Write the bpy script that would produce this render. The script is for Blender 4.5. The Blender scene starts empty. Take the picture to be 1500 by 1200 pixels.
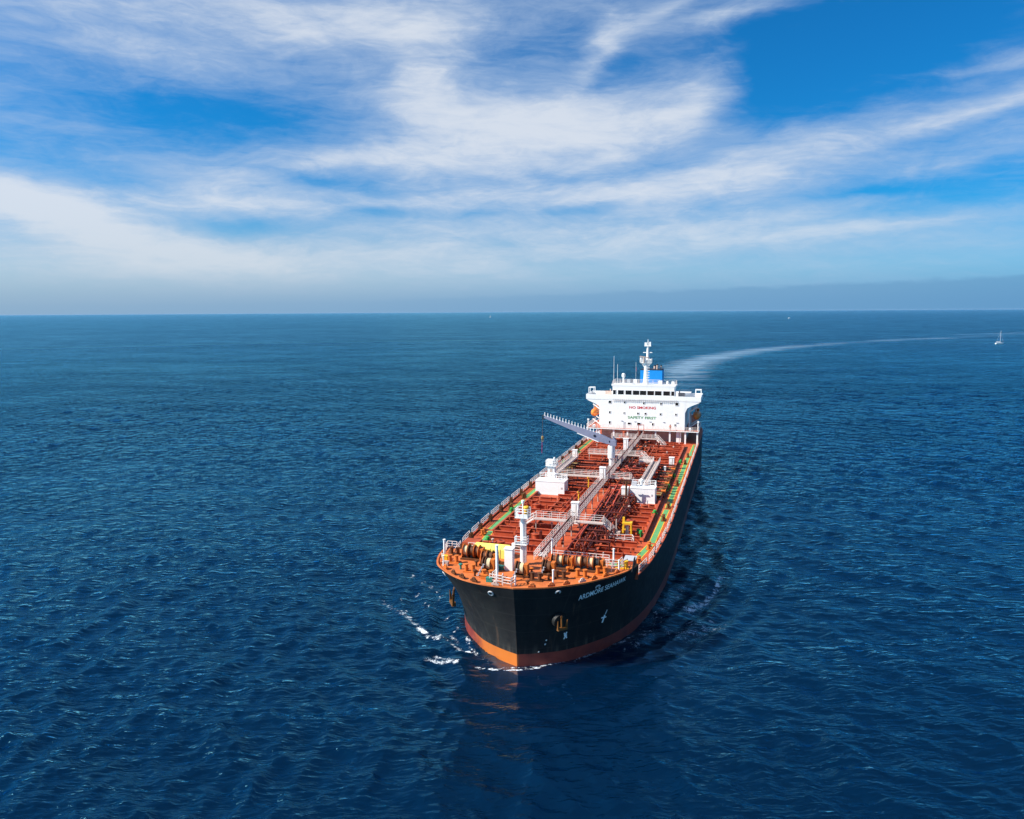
import bpy, bmesh, math, random
import numpy as np
from mathutils import Vector, Matrix

random.seed(7)
rng = np.random.default_rng(11)
SC = bpy.context.scene
COL = SC.collection
R = math.radians

# ------------------------------------------------------------------ camera
CAM_H = 46.48
PITCH, ROLL, F_PX = 0.1302, -0.0058, 1098.0
cam_data = bpy.data.cameras.new("camera")
cam_data.sensor_width = 36.0
cam_data.lens = F_PX / 1500.0 * 36.0
cam_data.clip_start = 1.0
cam_data.clip_end = 200000.0
cam = bpy.data.objects.new("camera", cam_data)
COL.objects.link(cam)
_fw = Vector((0, math.cos(PITCH), -math.sin(PITCH)))
_up0 = Vector((0, math.sin(PITCH), math.cos(PITCH)))
_rt0 = Vector((1, 0, 0))
_rt = _rt0 * math.cos(ROLL) + _up0 * math.sin(ROLL)
_up = _up0 * math.cos(ROLL) - _rt0 * math.sin(ROLL)
m = Matrix.Identity(4)
for i in range(3):
    m[i][0] = _rt[i]; m[i][1] = _up[i]; m[i][2] = -_fw[i]
m[0][3], m[1][3], m[2][3] = 0, 0, CAM_H
cam.matrix_world = m
SC.camera = cam

# ------------------------------------------------------------------ exposure
SC.view_settings.view_transform = 'Standard'
SC.view_settings.look = 'None'
SC.view_settings.exposure = 0.90
SC.view_settings.gamma = 1.0
SC.view_settings.use_curve_mapping = False
SC.cycles.sample_clamp_direct = 5.0
SC.cycles.sample_clamp_indirect = 5.0

# ------------------------------------------------------------------ sun
SUN_EL = R(40)
SUN_DIR = Vector((-.988 * math.cos(SUN_EL), -.154 * math.cos(SUN_EL), math.sin(SUN_EL))).normalized()   # towards the sun
sd = bpy.data.lights.new("sun", 'SUN')
sd.energy = 5.0
sd.angle = R(0.5)
sd.color = (1.0, 0.95, 0.87)
sun = bpy.data.objects.new("sun", sd)
COL.objects.link(sun)
sun.rotation_euler = SUN_DIR.to_track_quat('Z', 'Y').to_euler()
sun.location = (-200, 100, 300)

# ------------------------------------------------------------------ sky
world = bpy.data.worlds.new("World")
SC.world = world
world.use_nodes = True
WT = world.node_tree
WT.nodes.clear()

class NT:
    """small helper to write node graphs"""
    def __init__(self, tree):
        self.t = tree
    def node(self, kind, **kw):
        n = self.t.nodes.new(kind)
        for k, v in kw.items():
            setattr(n, k, v)
        return n
    def put(self, sock, v):
        if v is None:
            return
        if isinstance(v, bpy.types.NodeSocket):
            self.t.links.new(v, sock)
        else:
            sock.default_value = v
    def math(self, op, a, b=None, c=None, clamp=False):
        n = self.node('ShaderNodeMath', operation=op, use_clamp=clamp)
        for i, v in enumerate((a, b, c)):
            self.put(n.inputs[i], v)
        return n.outputs[0]
    def vec(self, op, a, b=None, scale=None):
        n = self.node('ShaderNodeVectorMath', operation=op)
        self.put(n.inputs[0], a)
        if b is not None: self.put(n.inputs[1], b)
        if scale is not None: self.put(n.inputs['Scale'], scale)
        return n.outputs['Value'] if op in ('DOT_PRODUCT', 'LENGTH', 'DISTANCE') else n.outputs[0]
    def mapping(self, v, loc=(0, 0, 0), rot=(0, 0, 0), scale=(1, 1, 1), kind='POINT'):
        n = self.node('ShaderNodeMapping', vector_type=kind)
        self.put(n.inputs['Vector'], v)
        n.inputs['Location'].default_value = loc
        n.inputs['Rotation'].default_value = rot
        n.inputs['Scale'].default_value = scale
        return n.outputs[0]
    def noise(self, v, scale=1.0, detail=4.0, rough=0.5, dist=0.0, color=False):
        n = self.node('ShaderNodeTexNoise')
        self.put(n.inputs['Vector'], v)
        self.put(n.inputs['Scale'], scale)
        n.inputs['Detail'].default_value = detail
        n.inputs['Roughness'].default_value = rough
        n.inputs['Distortion'].default_value = dist
        return n.outputs['Color' if color else 'Fac']
    def smooth(self, x, lo, hi, a=0.0, b=1.0):
        n = self.node('ShaderNodeMapRange', interpolation_type='SMOOTHSTEP')
        self.put(n.inputs[0], x)
        for i, v in enumerate((lo, hi, a, b)):
            self.put(n.inputs[i + 1], v)
        return n.outputs[0]
    def lin(self, x, lo, hi, a=0.0, b=1.0):
        n = self.node('ShaderNodeMapRange')
        self.put(n.inputs[0], x)
        for i, v in enumerate((lo, hi, a, b)):
            self.put(n.inputs[i + 1], v)
        return n.outputs[0]
    def mix(self, f, a, b, blend='MIX'):
        n = self.node('ShaderNodeMix', data_type='RGBA', blend_type=blend)
        self.put(n.inputs[0], f)
        for s, v in ((n.inputs[6], a), (n.inputs[7], b)):
            if isinstance(v, tuple) and len(v) == 3: v = v + (1.0,)
            self.put(s, v)
        return n.outputs[2]

W = NT(WT)
geo = W.node('ShaderNodeTexCoord').outputs['Generated']
sep = W.node('ShaderNodeSeparateXYZ'); W.put(sep.inputs[0], geo)
dx, dy, dz = sep.outputs
az = W.math('ARCTAN2', dx, dy)
el = W.math('ARCSINE', dz)
cmb = W.node('ShaderNodeCombineXYZ'); W.put(cmb.inputs[0], az); W.put(cmb.inputs[1], el)
ae = cmb.outputs[0]

SKY_TINT = (0.035, 0.41, 0.70)
sky = W.node('ShaderNodeTexSky', sky_type='NISHITA', sun_disc=False)
sky.sun_elevation = SUN_EL
sky.sun_rotation = math.atan2(SUN_DIR.x, SUN_DIR.y)
sky.altitude = 0.0
sky.air_density = 1.0
sky.dust_density = 0.6
sky.ozone_density = 3.0
blue = W.mix(1.0, sky.outputs[0], SKY_TINT, 'MULTIPLY')

def PXAE(x, y):
    """azimuth and elevation of a direction, for laying out the clouds"""
    X, Y = x - 750.0, y - 600.0
    cr, sr = math.cos(ROLL), math.sin(ROLL)
    u = (X * cr + Y * sr) / F_PX; v = -(-X * sr + Y * cr) / F_PX
    d = Vector((u, math.cos(PITCH) + v * math.sin(PITCH), -math.sin(PITCH) + v * math.cos(PITCH))).normalized()
    return math.atan2(d.x, d.y), math.asin(d.z)

# cirrus fields of this sky (x, y, half length, half width, tilt in degrees, weight)
FIELDS = [
    (330, 15, 420, 42, 2, .50), (530, 20, 170, 45, 0, .25), (620, 110, 62, 80, 0, .50), (560, 150, 130, 40, 20, .25), (60, 70, 200, 60, 0, .26), (300, 85, 200, 26, -4, .22),
    (250, 168, 190, 42, 2, -.55), (90, 120, 120, 24, 0, -.1), (60, 165, 110, 22, -8, .22), (120, 190, 120, 9, 3, .18), (60, 240, 120, 20, 0, -.1),
    (470, 238, 150, 18, 3, .60), (260, 255, 120, 18, -3, .40), (30, 285, 80, 26, -10, .50), (130, 330, 210, 36, -12, .75), (360, 298, 150, 18, 2, .65),
    (390, 337, 85, 15, -5, -.60), (660, 293, 130, 14, 2, .35), (570, 314, 55, 7, 0, -.35), (690, 318, 45, 6, 0, -.35), (725, 352, 40, 6, 0, -.3), (480, 272, 130, 9, -6, -.30),
    (690, 215, 150, 60, 8, .42), (880, 72, 62, 15, 52, .50), (945, 28, 68, 14, 24, .55), (1085, 12, 130, 13, 9, .60), (880, 112, 44, 13, 28, -.30),
    (775, 45, 75, 50, 0, -.08), (690, 95, 50, 34, 0, -.10), (1035, 112, 60, 32, 30, .40), (830, 165, 190, 42, 5, .75), (930, 205, 230, 36, 9, .55), (1030, 145, 70, 18, 20, .40),
    (1250, 75, 190, 78, 12, -.90), (1130, 120, 60, 36, 40, -.45), (1060, 65, 70, 16, 15, -.25), (1440, 92, 110, 7, 3, .45), (1490, 140, 130, 12, 14, .50),
    (1270, 178, 260, 22, 10, .42), (1390, 196, 120, 12, 8, -.35), (1130, 242, 290, 26, 5, .65), (1420, 232, 90, 8, 8, .35), (1275, 283, 75, 8, 0, -.50), (930, 250, 110, 12, 6, -.22),
    (1420, 285, 120, 36, 4, -.30), (1000, 285, 260, 22, 3, .35), (870, 308, 90, 9, 8, -.3), (1270, 335, 190, 10, 4, .35), (1180, 312, 200, 10, 6, .2), (1000, 345, 420, 34, 0, .42),
    (330, 385, 460, 38, 0, .55), (200, 370, 70, 9, -4, -.25), (780, 385, 90, 8, 2, -.12), (760, 360, 500, 45, 0, .25), (820, 225, 520, 80, 4, .06), (150, 200, 300, 60, 0, .06),
]
def warp_by(v, amt, sc, det):
    w_ = W.noise(W.mapping(v, scale=sc), 1.0, det, .55, color=True)
    return W.vec('ADD', v, W.vec('MULTIPLY', W.vec('SUBTRACT', w_, (.5, .5, .5)), (amt[0], amt[1], 0)))
aw = warp_by(warp_by(ae, (.10, .030), (3.5, 8, 1), 3), (.06, .024), (12, 34, 1), 6)
acc = None
for (x, y, a, b, t, w) in FIELDS:
    a0, e0 = PXAE(x, y)
    mp = W.mapping(aw, (a0, e0, 0), (0, 0, R(t)), (a / F_PX, b / F_PX, 1), 'TEXTURE')
    g = W.math('EXPONENT', W.math('MULTIPLY', W.vec('DOT_PRODUCT', mp, mp), -1.0))
    acc = W.math('MULTIPLY_ADD', g, w, acc if acc is not None else 0.0)
# wind-drawn fibres
n1 = W.noise(W.mapping(aw, rot=(0, 0, R(-9)), scale=(4, 24, 1)), 1.0, 9, .62, .4)
n2 = W.noise(W.mapping(aw, loc=(3, 7, 0), rot=(0, 0, R(-4)), scale=(11, 95, 1)), 1.0, 8, .62, .7)
n3 = W.noise(W.mapping(ae, loc=(9, 2, 0), rot=(0, 0, R(-22)), scale=(9, 26, 1)), 1.0, 8, .6, 1.2)
nn = W.math('MULTIPLY_ADD', n1, .42, W.math('MULTIPLY_ADD', n2, .18, W.math('MULTIPLY', n3, .40)))
n4 = W.noise(W.mapping(aw, loc=(5, 1, 0), rot=(0, 0, R(-14)), scale=(30, 120, 1)), 1.0, 6, .65, .9)
nn = W.math('MULTIPLY_ADD', W.math('SUBTRACT', n4, .5), .16, W.math('SUBTRACT', nn, .5))
high = W.smooth(el, 0.40, 0.70, 0.0, .06)
dens = W.math('ADD', W.math('ADD', acc, high), W.math('MULTIPLY_ADD', nn, 2.1, .26))
cover = W.smooth(dens, -0.22, 1.38, 0.0, 0.92)
thick = W.smooth(dens, 0.55, 1.35)
cloud_col = W.mix(thick, (2.65, 3.3, 4.25), (3.85, 4.15, 4.6))
c1 = W.mix(cover, blue, cloud_col)
# pale haze over the sea and the low bank of marine cloud on the horizon
lowveil = W.smooth(el, 0.15, 0.015, 0.0, 0.72)
c1 = W.mix(lowveil, c1, W.mix(W.lin(az, -.3, .6, 0, 1), (3.0, 3.5, 4.0), (1.5, 2.85, 4.25)))
hz = W.smooth(el, 0.060, 0.0, 0.0, 0.95)
c2 = W.mix(hz, c1, W.mix(W.lin(az, -.6, .6, 0, 1), (1.45, 2.3, 3.25), (.72, 1.85, 3.3)))
edge = W.noise(W.mapping(ae, scale=(14, 60, 1)), 1.0, 8, .66)
btop = W.math('MULTIPLY_ADD', W.math('SUBTRACT', edge, .5), .016, W.lin(az, -.35, .62, .012, .037))
bank = W.smooth(W.math('SUBTRACT', btop, el), -.002, .004)
bank = W.math('MULTIPLY', bank, W.lin(az, -.3, .25, .1, .55))
c3 = W.mix(bank, c2, W.mix(W.lin(az, -.2, .62, 0, 1), (1.1, 2.1, 3.2), (.66, 1.68, 2.95)))
bg = W.node('ShaderNodeBackground')
W.put(bg.inputs[0], c3)
bg.inputs[1].default_value = 0.10
wo = W.node('ShaderNodeOutputWorld')
WT.links.new(bg.outputs[0], wo.inputs[0])
# ------------------------------------------------------------------ helpers for things
def tag(o, label=None, cat=None, group=None, kind=None):
    if label: o['label'] = label
    if cat: o['category'] = cat
    if group: o['group'] = group
    if kind: o['kind'] = kind
    return o

# ------------------------------------------------------------------ the ship's frame and hull outline
SHIP_X, SHIP_Y, YAW = 49.358, 252.143, 0.2991
HX, HY = -math.sin(YAW), -math.cos(YAW)
SHIP_ROT = math.atan2(HY, HX)
ZD, ZF = 9.0, 11.1          # main deck, forecastle deck
BREAK = 153.5
def spline(pts, n):
    """Catmull-Rom through the points, n samples a span"""
    p = [np.array(q, float) for q in pts]
    p = [2 * p[0] - p[1]] + p + [2 * p[-1] - p[-2]]
    out = []
    for i in range(1, len(p) - 2):
        for k in range(n):
            t = k / n
            a, b, c, d = p[i - 1], p[i], p[i + 1], p[i + 2]
            out.append(.5 * ((2 * b) + (c - a) * t + (2 * a - 5 * b + 4 * c - d) * t * t + (3 * b - a - 3 * c + d) * t ** 3))
    out.append(p[-2])
    return np.array(out)
DECK_PTS = [(-2, 11.5), (6, 14.6), (18, 16.0), (45, 16.1), (80, 16.1), (110, 16.1), (122, 16.1), (130, 16.05), (137, 15.8), (145, 15.3),
            (150, 14.75), (154, 14.0), (157, 13.0), (159.3, 11.5), (161.3, 9.9), (163.0, 8.3), (164.5, 6.4), (165.7, 4.6), (166.7, 2.2), (167.4, 0)]
DECK_S = [(-2, 11.5), (6, 14.6), (18, 16.0), (45, 16.1), (80, 16.1), (110, 16.1), (122, 16.15), (130, 16.15), (137, 16.0), (145, 15.7),
          (150, 15.2), (154, 14.75), (156.8, 14.45), (159.3, 13.85), (161.5, 12.9), (163.5, 11.1), (165.2, 9.1), (166.4, 6.9), (167.2, 4.0), (167.4, 0)]
WL_PTS = [(3, 9.0), (9, 13.4), (19, 15.8), (45, 16.1), (80, 16.1), (108, 16.1), (120, 16.05), (127, 15.85), (134, 15.5), (141, 14.9),
          (146.5, 14.0), (150.8, 12.9), (154.3, 11.7), (157.2, 10.3), (159.5, 8.7), (161.4, 7.1), (163.0, 5.5), (164.2, 3.7), (165.15, 1.85), (165.9, 0)]
NS = 6
DECK = spline(DECK_PTS, NS)
WLN = spline(WL_PTS, NS)
DECK_S = spline(DECK_S, NS)
def hull_pt(i, z, side):
    """point of the shell at station i (may be fractional) and height z; side +1 port, -1 starboard"""
    a = int(min(max(math.floor(i), 0), len(DECK) - 2)); t = i - a
    D = DECK if side > 0 else DECK_S
    d = D[a] * (1 - t) + D[a + 1] * t
    w = WLN[a] * (1 - t) + WLN[a + 1] * t
    f = z / ZF
    g = f ** (1.6 if side > 0 else 2.0) if f > 0 else f * .6
    p = w * (1 - g) + d * g
    return Vector((p[0], side * max(p[1], 0.0), z))
_dh = {}
def deck_half(x, z=ZD, side=1):
    """half breadth of the shell at x and height z"""
    if (z, side) not in _dh:
        pts = [hull_pt(k, z, side) for k in range(len(DECK))]
        _dh[(z, side)] = ([p.x for p in pts], [abs(p.y) for p in pts])
    return float(np.interp(x, *_dh[(z, side)]))

def to_ship(X, Y):
    """world to ship plan coordinates"""
    ex, ey = X - SHIP_X, Y - SHIP_Y
    return ex * HX + ey * HY, ex * (-HY) + ey * HX

# ------------------------------------------------------------------ the sea
def build_sea():
    rr = [1.0, 12.0, 22.0, 32.0, 42.0]
    r = 50.0
    while r < 700: rr.append(r); r += max(0.30, r * .0036)
    while r < 4000: rr.append(r); r += r * .009
    while r < 39000: rr.append(r); r += r * .05
    rr.append(40000.0)
    rr = np.array(rr)
    th = np.concatenate([np.arange(-44, 44, .19), np.arange(44, 316, 2.0)])
    thr = np.radians(th)
    nr, nt = len(rr), len(th)
    RR, TT = np.meshgrid(rr, thr, indexing='ij')
    X = RR * np.sin(TT); Y = RR * np.cos(TT)
    drr = np.gradient(rr)
    dth = np.gradient(th); dth = np.radians(np.where(dth > 1.5, 2.0, .19))
    sp = np.maximum(np.repeat(drr[:, None], nt, 1), RR * dth[None, :])
    Z = np.zeros_like(X)
    DX = np.zeros_like(X); DY = np.zeros_like(X)
    main_dir = R(205)                                # waves run towards the lower left
    lam = np.geomspace(1.2, 26, 90)
    for i, L in enumerate(lam):
        L = L * (1 + .05 * rng.standard_normal())
        spread = R(30) if L > 8 else R(46)
        a = main_dir + spread * rng.standard_normal()
        amp = 0.0060 * L ** .95 * (1.0 if L < 4.5 else (4.5 / L) ** 0.8)
        amp *= rng.uniform(.6, 1.3)
        k = 2 * math.pi / L
        ph = k * (X * math.cos(a) + Y * math.sin(a)) + rng.uniform(0, 6.28)
        wgt = np.clip((L / sp - 2.2) / 2.5, 0, 1)
        Z += amp * wgt * np.cos(ph)
        q = .9 * amp * wgt
        DX -= q * math.cos(a) * np.sin(ph); DY -= q * math.sin(a) * np.sin(ph)
    # groups of higher and lower waves
    grp = 1 + .35 * np.sin(X * .021 + Y * .013 + 1.3) * np.sin(Y * .017 - X * .009 + .4)
    Z *= grp; DX *= grp; DY *= grp
    # the ship's own waves: they spread from the bow shoulders
    sx_, sy_ = to_ship(X, Y)
    half = np.interp(sx_, WLN[:, 0], WLN[:, 1], left=9, right=0)
    d = np.abs(sy_) - half
    fore = np.sqrt(np.maximum(sx_ - 163.5, 0) ** 2 + sy_ ** 2) - 3.5
    dist = np.where(sx_ > 163.5, np.maximum(fore, 0), np.maximum(d, 0))
    near = (sx_ > -150) & (sx_ < 185) & (dist < 60)
    # crests trail back from the bow as a fan
    wob = 1.2 * np.sin(sx_ * .13 + 1.0) + .8 * np.sin(sx_ * .31 + np.abs(sy_) * .2)
    back = np.maximum(168 - sx_, 0)
    cu = dist - 0.16 * back + wob * .5
    env = np.exp(-np.maximum(back, 0) / 75.0) * np.exp(-((dist - .13 * back - 4) / 10.0) ** 2)
    Z += np.where(near, .34 * env * np.cos(cu * 2 * math.pi / 4.6), 0)
    Z += np.where(near, .28 * np.exp(-dist / 2.0) * np.exp(-((sx_ - 164) / 8.0) ** 2), 0)
    inside = (dist <= 0) & (sx_ < 166)
    Z = np.where(inside, np.minimum(Z, .25), Z)
    X2 = X + np.where(near & (dist < 6), 0, DX); Y2 = Y + np.where(near & (dist < 6), 0, DY)

    # ---- foam and wake masks: where broken water lies on the sea
    def strip(pts, w0, w1, soft=.5):
        """0..1 mask along a broken line in world plan coordinates"""
        p = np.array(pts, float)
        out = np.zeros_like(X)
        x0, x1 = p[:, 0].min() - 3 * max(w0, w1), p[:, 0].max() + 3 * max(w0, w1)
        y0, y1 = p[:, 1].min() - 3 * max(w0, w1), p[:, 1].max() + 3 * max(w0, w1)
        sel = (X > x0) & (X < x1) & (Y > y0) & (Y < y1)
        xs, ys = X[sel], Y[sel]
        best = np.full(xs.shape, 0.0)
        n = len(p) - 1
        for i in range(n):
            a, b = p[i], p[i + 1]; ab = b - a
            t = np.clip(((xs - a[0]) * ab[0] + (ys - a[1]) * ab[1]) / (ab @ ab), 0, 1)
            dd = np.hypot(xs - a[0] - t * ab[0], ys - a[1] - t * ab[1])
            w = w0 + (w1 - w0) * (i + t) / n
            best = np.maximum(best, np.clip((w - dd) / (w * soft), 0, 1))
        out[sel] = best
        return out
    foam = np.zeros_like(X)
    def F(pts, w0, w1, s, soft=.8):
        nonlocal foam
        foam = np.maximum(foam, s * strip(pts, w0, w1, soft))
    S = lambda px, py: PXW(px, py)
    # collar round the stem
    F([S(700, 976.5), S(715, 980), S(735, 982.5), S(757, 983.3), S(776, 981.5), S(792, 978.5)], .34, .30, .92)
    F([S(730, 978.5), S(757, 980), S(790, 977), S(815, 972), S(838, 968)], .30, .40, .55)
    F([S(838, 968), S(858, 962), S(880, 952), S(905, 944), S(930, 930)], .5, .5, .50)
    F([S(790, 974), S(806, 965)], 1.1, .9, .40)
    # spilling crests off the starboard bow
    F([S(626, 966), S(645, 968), S(665, 970)], 1.1, .9, .78)
    F([S(640, 962), S(659, 966)], .8, .7, .62)
    F([S(600, 905), S(612, 915), S(624, 925), S(641, 935)], .85, .8, .66)
    F([S(645, 930), S(661, 939)], .6, .6, .5)
    F([S(662, 943), S(676, 952), S(693, 957)], .50, .40, .82)
    F([S(684, 935), S(688, 948), S(700, 962), S(716, 970)], .35, .35, .55)
    F([S(658, 927), S(671, 940)], .5, .45, .45)
    F([S(560, 880), S(585, 898), S(602, 908)], .7, .7, .34)
    for q in ((641, 880), (644, 877), (630, 861), (620, 888), (625, 892), (667, 924), (636, 893), (655, 905), (611, 872), (594, 899), (602, 846), (618, 858), (640, 866), (588, 880)):
        F([S(q[0], q[1]), S(q[0] + 3, q[1] - 4)], .55, .35, .50)
    # broken crest on the port side
    F([S(1010, 894), S(1024, 886), S(1037, 879)], 1.9, 1.3, .70)
    F([S(1035, 880), S(1047, 866), S(1057, 845)], 1.0, .6, .60)
    F([S(1000, 930), S(1020, 925), S(1040, 918)], 3.5, 4.0, .38)
    F([S(960, 905), S(985, 880), S(1000, 855)], 2.2, 2.2, .26)
    F([S(920, 950), S(950, 925), S(975, 895)], 1.8, 2.2, .26)
    # wake: the slick the propeller leaves, curving away to the right
    mid = [(52, 262), (70, 330), (92, 430), (121, 545), (152, 640), (196, 735), (262, 840), (352, 950), (420, 1010), (505, 1085), (620, 1168), (770, 1262), (960, 1390), (1300, 1560), (1800, 1800)]
    mid = spline(mid, 5)
    wk = strip(mid, 25, 44, .85)
    wk *= np.clip((RR - 380) / 230, 0, 1)
    fade = np.clip(1.15 - (RR - 700) / 620, .30, 1) * np.clip(1.6 - (RR - 1150) / 700, 0, 1)
    wk *= fade
    wk = np.maximum(wk, .62 * strip([S(1285, 499.5), S(1330, 497), S(1385, 495.5)], 26, 30, .8))
    wk = np.maximum(wk, .50 * strip([S(1400, 490.5), S(1450, 489), S(1510, 487.5)], 24, 34, .9))
    wk = np.maximum(wk, .45 * strip([S(1140, 467.2), S(1160, 466.6), S(1185, 465.6)], 26, 20, .9))
    lee = np.exp(-(np.maximum(dist, 0) / 19.0) ** 2) * np.clip((sx_ - 135) / 30, 0, 1)
    lee = lee * np.clip((sy_ + 16) / 14, .25, 1)
    calmed = 1 - .85 * lee
    Z *= calmed
    verts = np.stack([X2, Y2, Z], -1).reshape(-1, 3)
    idx = np.arange(nr * nt).reshape(nr, nt)
    a = idx[:-1, :]; b = idx[1:, :]
    a2 = np.roll(a, -1, 1); b2 = np.roll(b, -1, 1)
    quads = np.stack([a, a2, b2, b], -1).reshape(-1, 4)
    me = bpy.data.meshes.new("sea")
    me.vertices.add(len(verts)); me.vertices.foreach_set('co', verts.ravel().astype(np.float32))
    nq = len(quads)
    me.loops.add(nq * 4); me.loops.foreach_set('vertex_index', quads.ravel().astype(np.int32))
    me.polygons.add(nq)
    me.polygons.foreach_set('loop_start', (np.arange(nq) * 4).astype(np.int32))
    me.polygons.foreach_set('loop_total', np.full(nq, 4, np.int32))
    me.update(calc_edges=True)
    me.polygons.foreach_set('use_smooth', np.ones(nq, bool))
    for nm, arr in (('foam', foam), ('wake', wk), ('lee', lee)):
        at = me.attributes.new(nm, 'FLOAT', 'POINT'); at.data.foreach_set('value', arr.ravel().astype(np.float32))
    o = bpy.data.objects.new("sea", me); COL.objects.link(o)
    tag(o, kind='structure')
    return o

def PXW(px, py, z=0.0):
    """where a sight line meets the water (used once to survey the foam's place in the world)"""
    X, Y = px - 750.0, py - 600.0
    cr, sr = math.cos(ROLL), math.sin(ROLL)
    u = (X * cr + Y * sr) / F_PX; v = -(-X * sr + Y * cr) / F_PX
    d = Vector((u, math.cos(PITCH) + v * math.sin(PITCH), -math.sin(PITCH) + v * math.cos(PITCH)))
    t = (z - CAM_H) / d.z
    return (d.x * t, d.y * t)

def new_mat(name):
    mt = bpy.data.materials.new(name); mt.use_nodes = True
    mt.node_tree.nodes.clear()
    n = NT(mt.node_tree)
    out = n.node('ShaderNodeOutputMaterial')
    return mt, n, out

def water_material():
    mt, n, out = new_mat("sea_water")
    pos = n.node('ShaderNodeNewGeometry').outputs['Position']
    flat = n.vec('MULTIPLY', pos, (1, 1, 0))
    dist = n.vec('LENGTH', flat)
    foam = n.node('ShaderNodeAttribute', attribute_name='foam').outputs['Fac']
    wake = n.node('ShaderNodeAttribute', attribute_name='wake').outputs['Fac']
    lee = n.node('ShaderNodeAttribute', attribute_name='lee').outputs['Fac']
    wind = n.noise(n.mapping(flat, rot=(0, 0, R(-20)), scale=(.004, .012, 1)), 1.0, 5, .55, .4)
    gust = n.noise(n.mapping(flat, rot=(0, 0, R(10)), scale=(.022, .05, 1)), 1.0, 4, .55)
    # wavelets: two crossing trains of short chop with drawn-out crests, and ripples on them
    def ridge(rot, sx, sy, det, dist_):
        f = n.noise(n.mapping(flat, rot=(0, 0, R(rot)), scale=(sx, sy, 1)), 1.0, det, .52, dist_)
        return n.math('SUBTRACT', 1.0, n.math('ABSOLUTE', n.math('MULTIPLY_ADD', f, 2.6, -1.3)))
    wa = ridge(-24, .13, .36, 3, .5)
    wb = ridge(28, .17, .52, 3, .5)
    wc = n.noise(n.mapping(flat, rot=(0, 0, R(-8)), scale=(.75, 1.9, 1)), 1.0, 4, .6, .3)
    wd = n.noise(n.mapping(flat, rot=(0, 0, R(12)), scale=(.045, .11, 1)), 1.0, 3, .5)
    far = n.smooth(dist, 150, 1200)
    hgt = n.math('MULTIPLY_ADD', wa, .60, n.math('MULTIPLY_ADD', wb, .44, n.math('MULTIPLY_ADD', wc, .20, n.math('MULTIPLY', wd, n.math('MULTIPLY_ADD', far, 3.0, .6)))))
    amp = n.math('MULTIPLY', n.lin(wind, .3, .7, .65, 1.25), n.lin(gust, .32, .68, .55, 1.30))
    calm = n.math('SUBTRACT', 1.0, n.math('MAXIMUM', n.math('MULTIPLY', wake, .75), n.math('MULTIPLY', lee, .88)))
    hgt = n.math('MULTIPLY', n.math('MULTIPLY', hgt, n.smooth(dist, 50, 420, .58, 1.05)), n.math('MULTIPLY', amp, calm))
    bp = n.node('ShaderNodeBump')
    bp.inputs['Strength'].default_value = 1.0
    bp.inputs['Distance'].default_value = 1.0
    n.put(bp.inputs['Height'], hgt)
    base = n.mix(n.lin(wind, .35, .65, 0, 1), (.0001, .0060, .0205), (.0002, .0092, .0300))
    # foam: broken by bubbles and lace
    f1 = n.noise(flat, .9, 7, .68, 1.0)
    f2 = n.noise(flat, 6.0, 4, .6)
    lace = n.math('MULTIPLY_ADD', f1, .75, n.math('MULTIPLY', f2, .35))
    fm = n.math('MULTIPLY', n.smooth(n.math('SUBTRACT', foam, n.math('MULTIPLY_ADD', lace, 4.2, -1.72)), -.14, .40), n.smooth(foam, .02, .2))
    wl = n.noise(n.mapping(flat, rot=(0, 0, R(-10)), scale=(.018, .10, 1)), 1.0, 7, .66, .7)
    wm = n.math('MULTIPLY', n.smooth(n.math('ADD', wake, n.math('MULTIPLY_ADD', wl, 3.0, -1.55)), .05, 1.15), n.smooth(wake, 0, .3))
    col = n.mix(n.math('MULTIPLY', wm, .52), base, (.30, .40, .50))
    # light scattered back by the water body and foam, under a sky reflection that follows Fresnel
    df = n.node('ShaderNodeSubsurfaceScattering', falloff='BURLEY')
    n.put(df.inputs['Color'], col)
    df.inputs['Scale'].default_value = 4.0
    df.inputs['Radius'].default_value = (.5, .8, 1.0)
    gl = n.node('ShaderNodeBsdfGlossy')
    n.put(gl.inputs['Color'], n.mix(n.math('MULTIPLY', n.math('POWER', lee, 4.0), .9), (.29, .82, 1.0), (1.0, .92, .95)))
    n.put(gl.inputs['Roughness'], n.smooth(dist, 60, 1500, .05, .30))
    n.put(gl.inputs['Normal'], bp.outputs[0])
    fr = n.node('ShaderNodeFresnel'); fr.inputs['IOR'].default_value = 1.40
    n.put(fr.inputs['Normal'], bp.outputs[0])
    mx = n.node('ShaderNodeMixShader')
    n.put(mx.inputs[0], n.math('MULTIPLY', n.math('MULTIPLY', fr.outputs[0], n.math('MULTIPLY_ADD', n.math('MULTIPLY', lee, lee), .8, 1.0)), n.math('SUBTRACT', 1.0, n.math('MULTIPLY', wm, .55))))
    mt.node_tree.links.new(df.outputs[0], mx.inputs[1])
    mt.node_tree.links.new(gl.outputs[0], mx.inputs[2])
    fo = n.node('ShaderNodeBsdfDiffuse'); fo.inputs['Color'].default_value = (.74, .79, .84, 1)
    m2 = n.node('ShaderNodeMixShader'); n.put(m2.inputs[0], n.math('MULTIPLY', fm, .88))
    mt.node_tree.links.new(mx.outputs[0], m2.inputs[1])
    mt.node_tree.links.new(fo.outputs[0], m2.inputs[2])
    mt.node_tree.links.new(m2.outputs[0], out.inputs[0])
    return mt

sea = build_sea()
sea.data.materials.append(water_material())
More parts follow.
